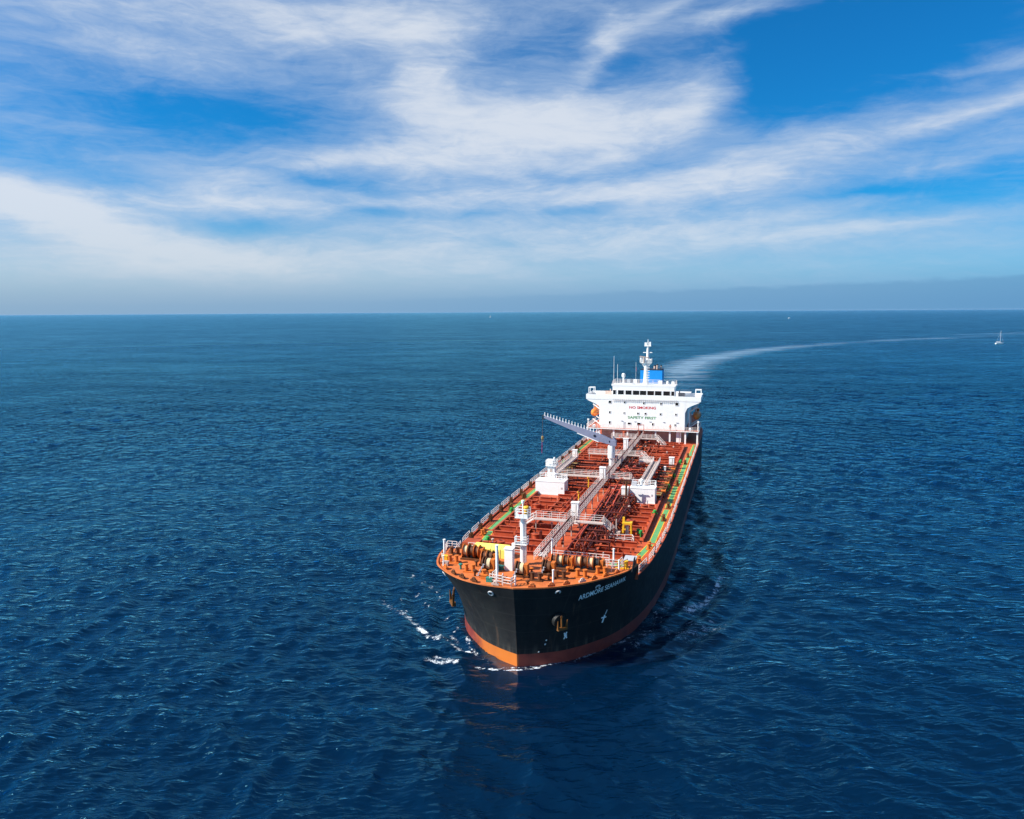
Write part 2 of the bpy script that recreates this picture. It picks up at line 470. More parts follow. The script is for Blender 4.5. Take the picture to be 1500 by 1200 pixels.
# ------------------------------------------------------------------ mesh building helpers
class MB:
    """collects simple solids and links them as one mesh object"""
    def __init__(self):
        self.v = []; self.f = []
    def add(self, vs, fs):
        o = len(self.v)
        self.v += [tuple(v) for v in vs]
        self.f += [tuple(i + o for i in f) for f in fs]
        return self
    def box(self, x0, x1, y0, y1, z0, z1):
        vs = [(x, y, z) for z in (z0, z1) for (x, y) in ((x0, y0), (x1, y0), (x1, y1), (x0, y1))]
        return self.add(vs, [(3, 2, 1, 0), (4, 5, 6, 7), (0, 1, 5, 4), (1, 2, 6, 5), (2, 3, 7, 6), (3, 0, 4, 7)])
    def cbox(self, c, s):
        return self.box(c[0] - s[0] / 2, c[0] + s[0] / 2, c[1] - s[1] / 2, c[1] + s[1] / 2, c[2] - s[2] / 2, c[2] + s[2] / 2)
    def bar(self, p, q, w, h=None, w2=None, h2=None, up=(0, 0, 1)):
        """square bar from p to q, may taper"""
        p, q = Vector(p), Vector(q); d = (q - p).normalized()
        up = Vector(up)
        if abs(d.dot(up)) > .95: up = Vector((1, 0, 0))
        s = d.cross(up).normalized(); u = s.cross(d)
        h = h or w; w2 = w2 or w; h2 = h2 or h
        vs = []
        for c, a, b in ((p, w / 2, h / 2), (q, w2 / 2, h2 / 2)):
            vs += [c - s * a - u * b, c + s * a - u * b, c + s * a + u * b, c - s * a + u * b]
        return self.add(vs, [(0, 1, 2, 3), (7, 6, 5, 4), (0, 4, 5, 1), (1, 5, 6, 2), (2, 6, 7, 3), (3, 7, 4, 0)])
    def tube(self, p, q, r, n=8, r2=None):
        p, q = Vector(p), Vector(q); d = (q - p).normalized()
        up = Vector((0, 0, 1)) if abs(d.z) < .95 else Vector((1, 0, 0))
        s = d.cross(up).normalized(); u = s.cross(d); r2 = r if r2 is None else r2
        vs = []
        for c, rr in ((p, r), (q, r2)):
            for k in range(n):
                a = 2 * math.pi * k / n
                vs.append(c + s * (math.cos(a) * rr) + u * (math.sin(a) * rr))
        fs = [(k, (k + 1) % n, n + (k + 1) % n, n + k) for k in range(n)]
        fs += [tuple(range(n))[::-1], tuple(range(n, 2 * n))]
        return self.add(vs, fs)
    def path(self, pts, r, n=7):
        for a, b in zip(pts[:-1], pts[1:]):
            self.tube(a, b, r, n)
        return self
    def lathe(self, c, axis, prof, n=14):
        """prof: (distance along axis, radius) pairs"""
        c = Vector(c); d = Vector(axis).normalized()
        up = Vector((0, 0, 1)) if abs(d.z) < .95 else Vector((1, 0, 0))
        s = d.cross(up).normalized(); u = s.cross(d)
        vs = []
        for (t, r) in prof:
            for k in range(n):
                a = 2 * math.pi * k / n
                vs.append(c + d * t + s * (math.cos(a) * r) + u * (math.sin(a) * r))
        fs = []
        for j in range(len(prof) - 1):
            for k in range(n):
                fs.append((j * n + k, j * n + (k + 1) % n, (j + 1) * n + (k + 1) % n, (j + 1) * n + k))
        fs += [tuple(range(n))[::-1], tuple(range((len(prof) - 1) * n, len(prof) * n))]
        return self.add(vs, fs)
    def ring(self, c, axis, R_, r, n=12, k=5):
        c = Vector(c); d = Vector(axis).normalized()
        up = Vector((0, 0, 1)) if abs(d.z) < .95 else Vector((1, 0, 0))
        s = d.cross(up).normalized(); u = s.cross(d)
        vs = []; fs = []
        for i in range(n):
            a = 2 * math.pi * i / n; e = s * math.cos(a) + u * math.sin(a)
            for j in range(k):
                b = 2 * math.pi * j / k
                vs.append(c + e * (R_ + r * math.cos(b)) + d * (r * math.sin(b)))
        for i in range(n):
            for j in range(k):
                fs.append((i * k + j, i * k + (j + 1) % k, ((i + 1) % n) * k + (j + 1) % k, ((i + 1) % n) * k + j))
        return self.add(vs, fs)
    def prism(self, poly, axis, a, b):
        """extrude a polygon given in the two other axes along 'x', 'y' or 'z' from a to b"""
        def P(t, uv):
            return {'x': (t, uv[0], uv[1]), 'y': (uv[0], t, uv[1]), 'z': (uv[0], uv[1], t)}[axis]
        n = len(poly)
        vs = [P(a, p) for p in poly] + [P(b, p) for p in poly]
        fs = [tuple(range(n)), tuple(range(n, 2 * n))[::-1]] + [(k, (k + 1) % n, n + (k + 1) % n, n + k)[::-1] for k in range(n)]
        return self.add(vs, fs)
    def rail(self, pts, h=1.05, step=1.6, t=.055, rails=3):
        """guard rail: posts and bars along a line"""
        pts = [Vector(p) for p in pts]
        for a, b in zip(pts[:-1], pts[1:]):
            L = (b - a).length
            n = max(1, round(L / step))
            for k in range(n + 1):
                p = a.lerp(b, k / n)
                self.bar(p, p + Vector((0, 0, h)), t * 1.25)
            for j in range(rails):
                z = Vector((0, 0, h * (j + 1) / rails))
                self.bar(a + z, b + z, t)
        return self
    def build(self, name, mat, parent=None, smooth=False, fix=True):
        me = bpy.data.meshes.new(name)
        me.from_pydata(self.v, [], self.f)
        if fix:
            bm = bmesh.new(); bm.from_mesh(me)
            bmesh.ops.recalc_face_normals(bm, faces=bm.faces)
            bm.to_mesh(me); bm.free()
        if smooth:
            me.polygons.foreach_set('use_smooth', [True] * len(me.polygons))
            try: me.set_sharp_from_angle(angle=R(40))
            except Exception: pass
        me.materials.append(mat)
        o = bpy.data.objects.new(name, me); COL.objects.link(o)
        if parent is not None: o.parent = parent
        return o

def copy_part(o, parent, loc):
    c = o.copy(); COL.objects.link(c); c.parent = parent
    c.location = loc
    return c

# ------------------------------------------------------------------ materials
def paint(name, col, rough=.5, var=.18, scale=.6, stain=None, stain_amt=.0, stain_scale=(.5, .5, .15), spec=.28, bump=0.0, metal=0.0):
    """weathered paint: uneven tone, optional stains of another colour"""
    mt, n, out = new_mat(name)
    co = n.node('ShaderNodeTexCoord').outputs['Object']
    a = n.noise(co, scale, 5, .6, .2)
    b = n.noise(co, scale * 7, 4, .6)
    f = n.math('MULTIPLY_ADD', a, .7, n.math('MULTIPLY', b, .3))
    lo = tuple(c * (1 - var) for c in col); hi = tuple(min(1, c * (1 + var)) for c in col)
    c = n.mix(n.lin(f, .3, .7), lo, hi)
    if stain is not None:
        s = n.noise(n.mapping(co, scale=stain_scale), 1.0, 6, .68, .4)
        c = n.mix(n.math('MULTIPLY', n.smooth(s, .52, .72), stain_amt), c, stain)
    p = n.node('ShaderNodeBsdfPrincipled')
    n.put(p.inputs['Base Color'], c)
    n.put(p.inputs['Roughness'], n.lin(b, .3, .7, rough - .08, rough + .1))
    p.inputs['Metallic'].default_value = metal
    p.inputs['Specular IOR Level'].default_value = spec
    if bump:
        bp = n.node('ShaderNodeBump'); bp.inputs['Distance'].default_value = bump
        n.put(bp.inputs['Height'], f); n.put(p.inputs['Normal'], bp.outputs[0])
    mt.node_tree.links.new(p.outputs[0], out.inputs[0])
    return mt
def hull_paint():
    mt, n, out = new_mat("black_hull_paint")
    co = n.node('ShaderNodeTexCoord').outputs['Object']
    a = n.noise(n.mapping(co, scale=(.25, .25, .06)), 1.0, 5, .6)          # streaks down the plates
    b = n.noise(co, 1.2, 5, .6)
    f = n.math('MULTIPLY_ADD', a, .6, n.math('MULTIPLY', b, .4))
    c = n.mix(n.lin(f, .35, .65), (.0125, .0125, .0145), (.0250, .0240, .0240))
    sc = n.noise(n.mapping(co, scale=(.8, .8, .10)), 1.0, 6, .7)
    c = n.mix(n.math('MULTIPLY', n.smooth(sc, .57, .70), .50), c, (.085, .052, .036))
    # butt and seam welds of the shell plates, a hand's breadth wide
    sp_ = n.node('ShaderNodeSeparateXYZ'); n.put(sp_.inputs[0], co)
    def seam(v, pitch, w):
        fr_ = n.math('ABSOLUTE', n.math('SUBTRACT', n.math('FRACT', n.math('DIVIDE', v, pitch)), .5))
        return n.smooth(fr_, .5 - w / pitch, .5)
    sm = n.math('MAXIMUM', seam(sp_.outputs[0], 8.2, .10), seam(sp_.outputs[2], 2.45, .09))
    c = n.mix(n.math('MULTIPLY', sm, .45), c, (.040, .038, .036))
    rs = n.noise(n.mapping(co, scale=(1.3, 1.3, .05)), 1.0, 4, .6)
    low = n.smooth(n.math('ADD', sp_.outputs[2], n.math('MULTIPLY', a, 2.5)), 4.6, 2.6)
    c = n.mix(n.math('MULTIPLY', low, n.smooth(rs, .48, .66)), c, (.062, .054, .046))
    p = n.node('ShaderNodeBsdfPrincipled')
    n.put(p.inputs['Base Color'], c); n.put(p.inputs['Roughness'], n.lin(b, .3, .7, .42, .60))
    p.inputs['Specular IOR Level'].default_value = .09
    bp = n.node('ShaderNodeBump'); bp.inputs['Distance'].default_value = .04
    n.put(bp.inputs['Height'], n.noise(n.mapping(co, scale=(.45, .45, .35)), 1.0, 2, .5)); n.put(p.inputs['Normal'], bp.outputs[0])
    mt.node_tree.links.new(p.outputs[0], out.inputs[0])
    return mt
def boot_paint():
    """red antifouling, growing orange with algae and rust round the stem"""
    mt, n, out = new_mat("red_antifouling")
    co = n.node('ShaderNodeTexCoord').outputs['Object']
    sp_ = n.node('ShaderNodeSeparateXYZ'); n.put(sp_.inputs[0], co)
    b = n.noise(n.mapping(co, scale=(.5, .5, .5)), 1.0, 5, .6)
    c = n.mix(n.lin(b, .35, .65), (.14, .018, .013), (.22, .034, .020))
    k = n.math('MULTIPLY', n.smooth(n.math('ADD', sp_.outputs[0], n.math('MULTIPLY', b, 4)), 161.5, 167.5), n.smooth(sp_.outputs[1], .4, -.2))  # orange growth near the stem, masked off to port as painted-in shade
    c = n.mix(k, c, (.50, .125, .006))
    p = n.node('ShaderNodeBsdfPrincipled')
    n.put(p.inputs['Base Color'], c); p.inputs['Roughness'].default_value = .5
    mt.node_tree.links.new(p.outputs[0], out.inputs[0])
    return mt

M = {}
M['hull'] = hull_paint()
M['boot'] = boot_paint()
M['deck'] = paint("red_oxide_deck", (.39, .070, .024), .62, .40, .35, (.47, .16, .075), .60, (.22, .22, .22))
M['fcdeck'] = paint("orange_red_forecastle_deck", (.49, .130, .034), .62, .26, .45, (.26, .055, .025), .65, (.3, .3, .3))
M['red'] = paint("red_oxide_steel", (.36, .062, .023), .55, .30, .8, (.13, .026, .015), .60, (.6, .6, .6))
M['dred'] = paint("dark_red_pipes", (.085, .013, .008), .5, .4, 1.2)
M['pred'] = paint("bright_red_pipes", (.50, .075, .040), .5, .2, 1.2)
M['white'] = paint("white_ship_paint", (.80, .79, .77), .45, .05, .5, (.55, .42, .30), .22, (.7, .7, .10))
M['rail'] = paint("white_rail_paint", (.66, .58, .54), .5, .10, 1.0, (.45, .22, .14), .45, (.6, .6, .6))
M['cream'] = paint("weathered_cream_steel", (.46, .36, .31), .55, .16, 1.0, (.34, .12, .06), .55, (.8, .8, .8))
M['grey'] = paint("lavender_grey_crane_paint", (.21, .22, .31), .5, .10, .7)
M['green'] = paint("green_walkway_paint", (.10, .30, .11), .6, .15, .8, (.22, .10, .04), .4, (1, 1, 1))
M['bgreen'] = paint("bright_green_paint", (.03, .26, .05), .5, .15, 1.5)
M['teal'] = paint("teal_paint", (.03, .20, .16), .5, .1, 1.5)
M['yellow'] = paint("yellow_paint", (.72, .40, .02), .5, .12, 1.5, (.4, .12, .02), .3, (1, 1, 1))
M['lemon'] = paint("lemon_yellow_canvas", (.80, .66, .13), .7, .08, 1.0)
M['orange'] = paint("orange_rust_paint", (.50, .13, .02), .55, .2, 1.2)
M['brown'] = paint("rusty_brown_steel", (.10, .035, .012), .6, .35, 1.5)
M['olive'] = paint("olive_brown_tray_paint", (.26, .17, .065), .6, .18, .8)
M['rope'] = paint("cream_mooring_rope", (.55, .44, .26), .8, .2, 6.0)
M['black'] = paint("black_rubber", (.012, .012, .012), .6, .2, 1.0)
M['boat'] = paint("orange_lifeboat_shell", (.72, .20, .035), .4, .08, 1.0)
M['blue'] = paint("blue_funnel_paint", (.004, .19, .52), .45, .05, .6)
M['navy'] = paint("dark_funnel_top", (.012, .018, .035), .5, .1, 1.0)
M['gold'] = paint("rusty_gold_anchor_steel", (.13, .050, .010), .6, .4, 1.5)
M['redtext'] = paint("red_letter_paint", (.55, .03, .04), .5, .03, 1.0)
M['greentext'] = paint("green_letter_paint", (.09, .26, .10), .5, .03, 1.0)
M['whitetext'] = paint("white_letter_paint", (.74, .76, .78), .5, .05, 1.0)
M['lgrey'] = paint("light_grey_rail_paint", (.42, .42, .44), .5, .08, 1.0)
def glass(name, col):
    mt, n, out = new_mat(name)
    p = n.node('ShaderNodeBsdfPrincipled')
    p.inputs['Base Color'].default_value = col + (1,)
    p.inputs['Roughness'].default_value = .08
    mt.node_tree.links.new(p.outputs[0], out.inputs[0])
    return mt
M['glass'] = glass("dark_window_glass", (.012, .013, .014))
M['skin'] = paint("skin", (.40, .22, .15), .6, .03, 3)
M['coverall'] = paint("orange_coverall_cloth", (.62, .13, .02), .8, .1, 6)
M['sail'] = paint("white_yacht_gelcoat", (.82, .82, .80), .35, .03, 1)
M['flag'] = paint("red_flag_cloth", (.45, .02, .12), .8, .1, 4)

def text_mesh(s, size, bold=0.0, spacing=1.0):
    cu = bpy.data.curves.new("letters", 'FONT')
    cu.body = s; cu.size = size; cu.offset = bold; cu.space_character = spacing
    cu.align_x = 'CENTER'; cu.align_y = 'CENTER'; cu.resolution_u = 3
    o = bpy.data.objects.new("letters", cu); COL.objects.link(o)
    dg = bpy.context.evaluated_depsgraph_get(); dg.update()
    me = bpy.data.meshes.new_from_object(o.evaluated_get(dg))
    bpy.data.objects.remove(o); bpy.data.curves.remove(cu)
    return me

# ------------------------------------------------------------------ the ship
SHIP = bpy.data.objects.new("tanker_ship", None); COL.objects.link(SHIP)
SHIP.location = (SHIP_X, SHIP_Y, 0); SHIP.rotation_euler = (0, 0, SHIP_ROT)
tag(SHIP, "large black hulled chemical tanker with red deck and white bridge steaming towards the viewer", "ship")
NST = len(DECK) - 1
def x_to_i(x):
    return float(np.interp(x, DECK[:, 0], np.arange(len(DECK))))
IB = x_to_i(BREAK)

def build_hull():
    def shell(levels_main, levels_fc, name, mat, parent):
        g = MB()
        for side in (1, -1):
            for (ilist, lv) in ((list(np.arange(0, int(IB) + 1, 1.0)) + [IB], levels_main), ([IB] + list(np.arange(int(IB) + 1, NST + .001, 1.0)), levels_fc)):
                vs = [hull_pt(i, z, side) for i in ilist for z in lv]
                nl = len(lv)
                fs = []
                for a in range(len(ilist) - 1):
                    for b in range(nl - 1):
                        q = (a * nl + b, (a + 1) * nl + b, (a + 1) * nl + b + 1, a * nl + b + 1)
                        fs.append(q if side < 0 else q[::-1])
                g.add(vs, fs)
        return g
    top = ZD + .12
    g = shell([1.75, 3, 4.5, 6, 7.5, top], [1.75, 3, 4.5, 6, 7.5, top, 10.1, ZF + .1], "hull", M['hull'], SHIP)
    # transom
    lv = [1.75, 4.5, top]
    g.add([hull_pt(0, z, s) for s in (1, -1) for z in lv], [(0, 1, 4, 3), (1, 2, 5, 4)])
    hull = g.build("hull", M['hull'], SHIP, smooth=True, fix=False)
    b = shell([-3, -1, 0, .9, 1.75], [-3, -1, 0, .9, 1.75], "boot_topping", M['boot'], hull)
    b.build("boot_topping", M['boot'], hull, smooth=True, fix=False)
    # pale scuffed band where the two paints meet, a few centimetres of worn edge
    # rim of the deck
    for nm, i0, i1, z in (("gunwale", 0, IB, ZD + .12), ("gunwale", IB, NST, ZF + .1)):
        g = MB()
        for side in (1, -1):
            if z < 10: g = MB()
            il = [i0] + [k for k in range(int(i0) + 1, int(i1) + 1) if i0 < k < i1] + [i1]
            pr = None
            for i in il:
                p = hull_pt(i, z, side); q = p.copy(); q.y -= side * .28; q.x -= .14 if i > 110 else 0
                p.z += .004
                if abs(q.y) < .02: q.y = 0
                cur = [p, p + Vector((0, 0, .16)), q + Vector((0, 0, .16)), q]
                if pr:
                    g.add(pr + cur, [(0, 4, 5, 1), (1, 5, 6, 2), (2, 6, 7, 3)])
                pr = cur
            if z < 10: g.build(nm, M['red'], SHIP)
        if z > 10: g.build(nm, M['fcdeck'], SHIP)
    return hull
HULL = build_hull()

def deck_sheet(name, i0, i1, z, mat):
    g = MB()
    il = [i0] + [k for k in range(int(i0) + 1, int(math.ceil(i1)))] + [i1]
    vs = []; fs = []
    for i in il:
        for s in (1, -1): vs.append(hull_pt(i, z, s) + Vector((0, -s * .02, 0)))
    for k in range(len(il) - 1):
        fs.append((2 * k, 2 * k + 1, 2 * k + 3, 2 * k + 2))
    g.add(vs, fs)
    return g.build(name, mat, SHIP)
deck_sheet("main_deck", 0, IB, ZD, M['deck'])
deck_sheet("forecastle_deck", IB, NST, ZF, M['fcdeck'])
g = MB(); p = hull_pt(IB, ZF, 1); q = hull_pt(IB, ZF, -1)
g.box(BREAK - .04, BREAK, q.y + .05, p.y - .05, ZD, ZF - .003)
g.build("forecastle_bulkhead", M['red'], SHIP)

# ---- lettering and marks on the port bow
def hull_text(body, size, i_start, i_end, z0, z1, side, name, mat, mirror=False, squash=1.0):
    """letters laid along the shell, from station i_start to i_end, height z0 rising to z1"""
    me = text_mesh(body, size, bold=size * .008)
    co = [v.co.copy() for v in me.vertices]
    x0 = min(c.x for c in co); x1 = max(c.x for c in co)
    stn = np.linspace(i_start, i_end, 60)
    P = [hull_pt(i, z0 + (z1 - z0) * k / 59, side) for k, i in enumerate(stn)]
    arc = [0.0]
    for a, b_ in zip(P[:-1], P[1:]): arc.append(arc[-1] + (b_ - a).length)
    for v in me.vertices:
        t = (v.co.x - x0) / (x1 - x0) * arc[-1]
        i = float(np.interp(t, arc, stn)); zc = float(np.interp(t, arc, np.linspace(z0, z1, 60)))
        z = zc + v.co.y
        p = hull_pt(i, z, side); e = hull_pt(i + .05, z, side) - p; u = hull_pt(i, z + .1, side) - p
        n = e.cross(u).normalized()
        if n.y * side < 0: n = -n
        v.co = p + n * .035
    me.materials.append(mat)
    o = bpy.data.objects.new(name, me); COL.objects.link(o); o.parent = HULL
    return o
hull_text("ARDMORE SEAHAWK", 1.05, 91.4, 72.2, 9.15, 10.2, 1, "ship_name", M['whitetext'])
def hull_mark(lines, side, name):
    g = MB()
    for (i0, z0, i1, z1, w) in lines:
        a = hull_pt(i0, z0, side); b_ = hull_pt(i1, z1, side)
        out = Vector((.6 if i0 > 80 else .25, side, -.2)).normalized() * .03
        g.bar(a + out, b_ + out, w, .03, up=out)
    g.build(name, M['whitetext'], HULL)
hull_mark([(80.4, 4.3, 79.6, 5.4, .28), (79.4, 5.5, 78.8, 6.1, .22), (80.9, 5.1, 78.9, 5.0, .18)], 1, "tug_mark")
hull_mark([(95.9, 3.4, 94.9, 4.4, .22), (94.8, 3.5, 95.9, 4.3, .22), (95.9, 3.95, 94.8, 3.9, .2)], 1, "thruster_mark")
for q in ((105.5, 1.9, 105.3, 2.05, .3), (103.2, 2.9, 102.9, 3.1, .3), (102.9, 3.5, 102.5, 3.65, .25)): hull_mark([q], 1, "draught_mark")
for (i, z, s) in ((108.8, 10.15, -1), (99.5, 10.55, 1), (86, 10.2, -1), (84, 10.3, 1)):
    p = hull_pt(i, z, s); t = hull_pt(i + .3, z, s) - p; nrm = Vector((abs(t.y), s * abs(t.x), -.1)).normalized()
    g = MB(); g.ring(p + nrm * .03, nrm, .33, .10, 12, 6)
    o = g.build("hawse_ring", M['lgrey'], HULL, smooth=True)
    g = MB(); g.lathe(p + nrm * .02, nrm, [(0, .27), (.02, .27)], 12); g.build("hole", M['black'], o)

# ---- anchors: they hang in their hawses
def anchor(loc, nrm, label, sc=1.0):
    r = bpy.data.objects.new("anchor", None); COL.objects.link(r)
    r.location = SHIP.matrix_basis @ Vector(loc) if False else (Matrix.Translation(SHIP.location) @ Matrix.Rotation(SHIP_ROT, 4, 'Z')) @ Vector(loc)
    n = Vector(nrm).normalized(); r.scale = (sc, sc, sc)
    r.rotation_euler = (0, 0, SHIP_ROT + math.atan2(n.y, n.x))
    tag(r, label, "anchor", "anchors in the bow hawses")
    g = MB(); g.bar((0.25, 0, -.9), (0.1, 0, 1.0), .34, .30, .26, .24); g.ring((.08, 0, 1.1), (1, 0, 0), .2, .07)
    g.build("shank", M['gold'], r)
    g = MB()
    g.prism([(-1.0, -1.2), (1.0, -1.2), (.75, -.75), (-.75, -.75)], 'x', .02, .62)
    g.build("crown", M['gold'], r)
    for s in (-1, 1):
        g = MB(); g.bar((.34, s * .82, -1.0), (.52, s * .98, .62), .36, .42, .10, .12); g.build("fluke", M['gold'], r)
    return r
anchor((165.0, 5.75, 6.4), (.72, .69, 0), "rusty golden anchor on the shaded black bow under the white ship name", .72)
anchor((158.3, -11.7, 5.6), (.55, -.83, 0), "rusty golden anchor hanging off the sunlit bow, at the hull's left outline")
for (loc, nrm) in (((164.75, 5.5, 6.5), (.72, .69, -.15)), ((157.6, -10.9, 5.9), (.5, -.85, -.15))):
    g = MB(); g.lathe(loc, nrm, [(-.4, 1.0), (.10, .9), (.13, .7)], 18); g.build("anchor_pocket", M['black'], HULL, smooth=True)

# ---- green side walkways with yellow edges
for side in (1, -1):
    for (x0, x1, y0, y1) in ((136.8, 146.5, 13.9, 12.4), (114.5, 136.0, 14.3, 14.0), (95, 113.5, 14.3, 14.3), (60, 94, 14.5, 14.5), (42, 59, 15.0, 14.9)):
        if side < 0: y0 -= .5; y1 -= .2
        g = MB()
        vs = [(x0, side * (y0 - .42), ZD + .008), (x1, side * (y1 - .42), ZD + .008), (x1, side * (y1 + .42), ZD + .008), (x0, side * (y0 + .42), ZD + .008)]
        g.add(vs, [(0, 1, 2, 3)])
        o = g.build("walkway_stripe", M['green'], SHIP)
        g = MB()
        for e in (-.50, .50):
            g.add([(x0, side * (y0 + e - .06), ZD + .012), (x1, side * (y1 + e - .06), ZD + .012), (x1, side * (y1 + e + .06), ZD + .012), (x0, side * (y0 + e + .06), ZD + .012)], [(0, 1, 2, 3)])
        g.build("edge_line", M['yellow'], o)
g = MB(); g.add([(BREAK + .3, 10.1, ZF + .008), (BREAK + 1.0, 10.1, ZF + .008), (BREAK + .9, 12.6, ZF + .008), (BREAK + .1, 12.6, ZF + .008)], [(0, 1, 2, 3)])
g.build("walkway_stripe", M['green'], SHIP)

# ---- transverse deck beams, stood on the open deck, port and starboard
for k, x in enumerate(np.arange(44.5, 151.8, 3.05)):
    for side in (1, -1):
        if side > 0: y0, y1 = (2.2, 12.2)
        else: y0, y1 = (1.9, 12.3)
        y1 = min(y1, deck_half(x, ZD) - 2.9)
        skip = None
        if 105.5 < x < 113.4: skip = (6.3, 13.2)
        g = MB()
        y = y0
        while y < y1 - .4:
            if skip and y > skip[0] - 3: break
            L = min(random.uniform(2.8, 6.5), y1 - y)
            h = .82
            g.box(x - .07, x + .07, side * y, side * (y + L - .22), ZD, ZD + h)
            g.box(x - .22, x + .22, side * y, side * (y + L - .22), ZD + h + .002, ZD + h + .06)
            if random.random() < .30:
                yy = side * (y + L * random.random())
                g.box(x + .12, x + .5, yy - .12, yy + .12, ZD, ZD + random.uniform(.5, 1.3))
            y += L
        g.build("deck_beam", M['red'], SHIP)
# longitudinal girders
for (y, x0, x1) in ((12.55, 46, 136), (-12.6, 46, 138), (6.4, 112, 150), (-6.6, 113, 150), (1.95, 46, 152), (-1.75, 46, 152)):
    g = MB(); g.box(x0, x1, y - .06, y + .06, ZD, ZD + .62); g.box(x0, x1, y - .18, y + .18, ZD + .622, ZD + .67)
    g.build("deck_girder", M['red'], SHIP)

# ---- deck piping, mostly to port of the catwalk
def pipe(pts, r, mat='dred', flanges=True):
    g = MB(); g.path(pts, r, 7)
    if flanges:
        for a, b in zip(pts[:-1], pts[1:]):
            a = Vector(a); b = Vector(b); L = (b - a).length
            for k in range(1, int(L / 7) + 1):
                c = a.lerp(b, k * 7 / L if L else 0); d = (b - a).normalized()
                g.lathe(c - d * .06, d, [(0, r * 1.7), (.12, r * 1.7)], 8)
    return g.build("pipe", M[mat], SHIP, smooth=True)
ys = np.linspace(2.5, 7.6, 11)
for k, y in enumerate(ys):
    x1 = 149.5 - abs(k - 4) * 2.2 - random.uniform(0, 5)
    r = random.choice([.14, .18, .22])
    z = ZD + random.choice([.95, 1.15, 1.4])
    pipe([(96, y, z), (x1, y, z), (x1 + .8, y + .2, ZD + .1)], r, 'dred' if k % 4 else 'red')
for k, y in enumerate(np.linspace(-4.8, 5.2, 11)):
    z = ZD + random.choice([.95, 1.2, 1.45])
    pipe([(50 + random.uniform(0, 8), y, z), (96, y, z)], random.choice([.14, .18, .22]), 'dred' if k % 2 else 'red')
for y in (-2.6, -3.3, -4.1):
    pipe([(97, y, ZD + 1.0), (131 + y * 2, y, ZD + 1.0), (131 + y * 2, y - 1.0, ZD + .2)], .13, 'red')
# bright pipes that stand out against the shadowed bundle
for (p, q) in (((140.5, 3.1, 10.9), (128, 3.2, 11.0)), ((147.5, 2.4, 10.5), (126, 3.0, 10.9)), ((122, 3.8, 11.0), (106, 3.4, 11.1)), ((121, 5.0, 10.8), (105, 4.4, 11.1)), ((124, 2.6, 10.9), (108, 2.3, 11.2)), ((106, 1.9, 11.0), (106, 6.0, 11.0)), ((109, 2.4, 10.9), (109, 5.8, 10.9))):
    pipe([p, q], .11, 'pred', False)
# cross-over lines at the manifold, running out to the side trays
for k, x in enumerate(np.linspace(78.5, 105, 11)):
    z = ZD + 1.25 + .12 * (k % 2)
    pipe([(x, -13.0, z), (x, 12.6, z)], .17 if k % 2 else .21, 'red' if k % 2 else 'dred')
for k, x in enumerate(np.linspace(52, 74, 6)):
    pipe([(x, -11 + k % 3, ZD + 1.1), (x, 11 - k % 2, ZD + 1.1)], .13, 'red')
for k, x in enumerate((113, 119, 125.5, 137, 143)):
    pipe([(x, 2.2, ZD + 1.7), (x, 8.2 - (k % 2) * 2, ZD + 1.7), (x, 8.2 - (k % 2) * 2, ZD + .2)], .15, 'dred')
# loops over the bundle
for (x, y) in ((136, 5.6), (140, 4.8), (131, 6.0), (117, 6.6), (146, 4.0), (112.6, 7.0)):
    pipe([(x, y, ZD + .2), (x, y, ZD + 2.0), (x + .6, y + .5, ZD + 2.4), (x + 1.5, y + 1.1, ZD + 2.2), (x + 1.9, y + 1.4, ZD + .2)], .14, 'dred', False)

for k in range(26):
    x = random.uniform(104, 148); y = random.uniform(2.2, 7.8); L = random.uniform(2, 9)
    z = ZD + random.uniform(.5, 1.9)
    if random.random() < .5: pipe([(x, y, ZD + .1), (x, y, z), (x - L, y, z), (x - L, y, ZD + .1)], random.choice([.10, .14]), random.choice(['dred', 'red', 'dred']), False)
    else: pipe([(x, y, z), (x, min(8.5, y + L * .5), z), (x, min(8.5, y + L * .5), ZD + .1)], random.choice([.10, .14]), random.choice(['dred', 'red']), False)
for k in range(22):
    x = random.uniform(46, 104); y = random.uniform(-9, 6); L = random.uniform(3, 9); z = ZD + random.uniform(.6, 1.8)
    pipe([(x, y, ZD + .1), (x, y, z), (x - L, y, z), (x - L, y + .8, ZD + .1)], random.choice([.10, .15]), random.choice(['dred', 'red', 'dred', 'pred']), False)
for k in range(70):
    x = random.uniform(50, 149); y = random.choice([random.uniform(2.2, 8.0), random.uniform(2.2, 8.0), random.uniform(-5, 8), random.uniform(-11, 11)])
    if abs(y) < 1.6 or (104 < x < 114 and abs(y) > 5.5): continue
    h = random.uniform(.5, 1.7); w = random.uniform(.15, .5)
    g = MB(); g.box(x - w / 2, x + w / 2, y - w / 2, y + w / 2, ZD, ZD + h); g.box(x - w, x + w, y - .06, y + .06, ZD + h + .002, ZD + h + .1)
    g.build("pipe_stool", M[random.choice(['dred', 'dred', 'red', 'brown', 'red', 'cream'])], SHIP)
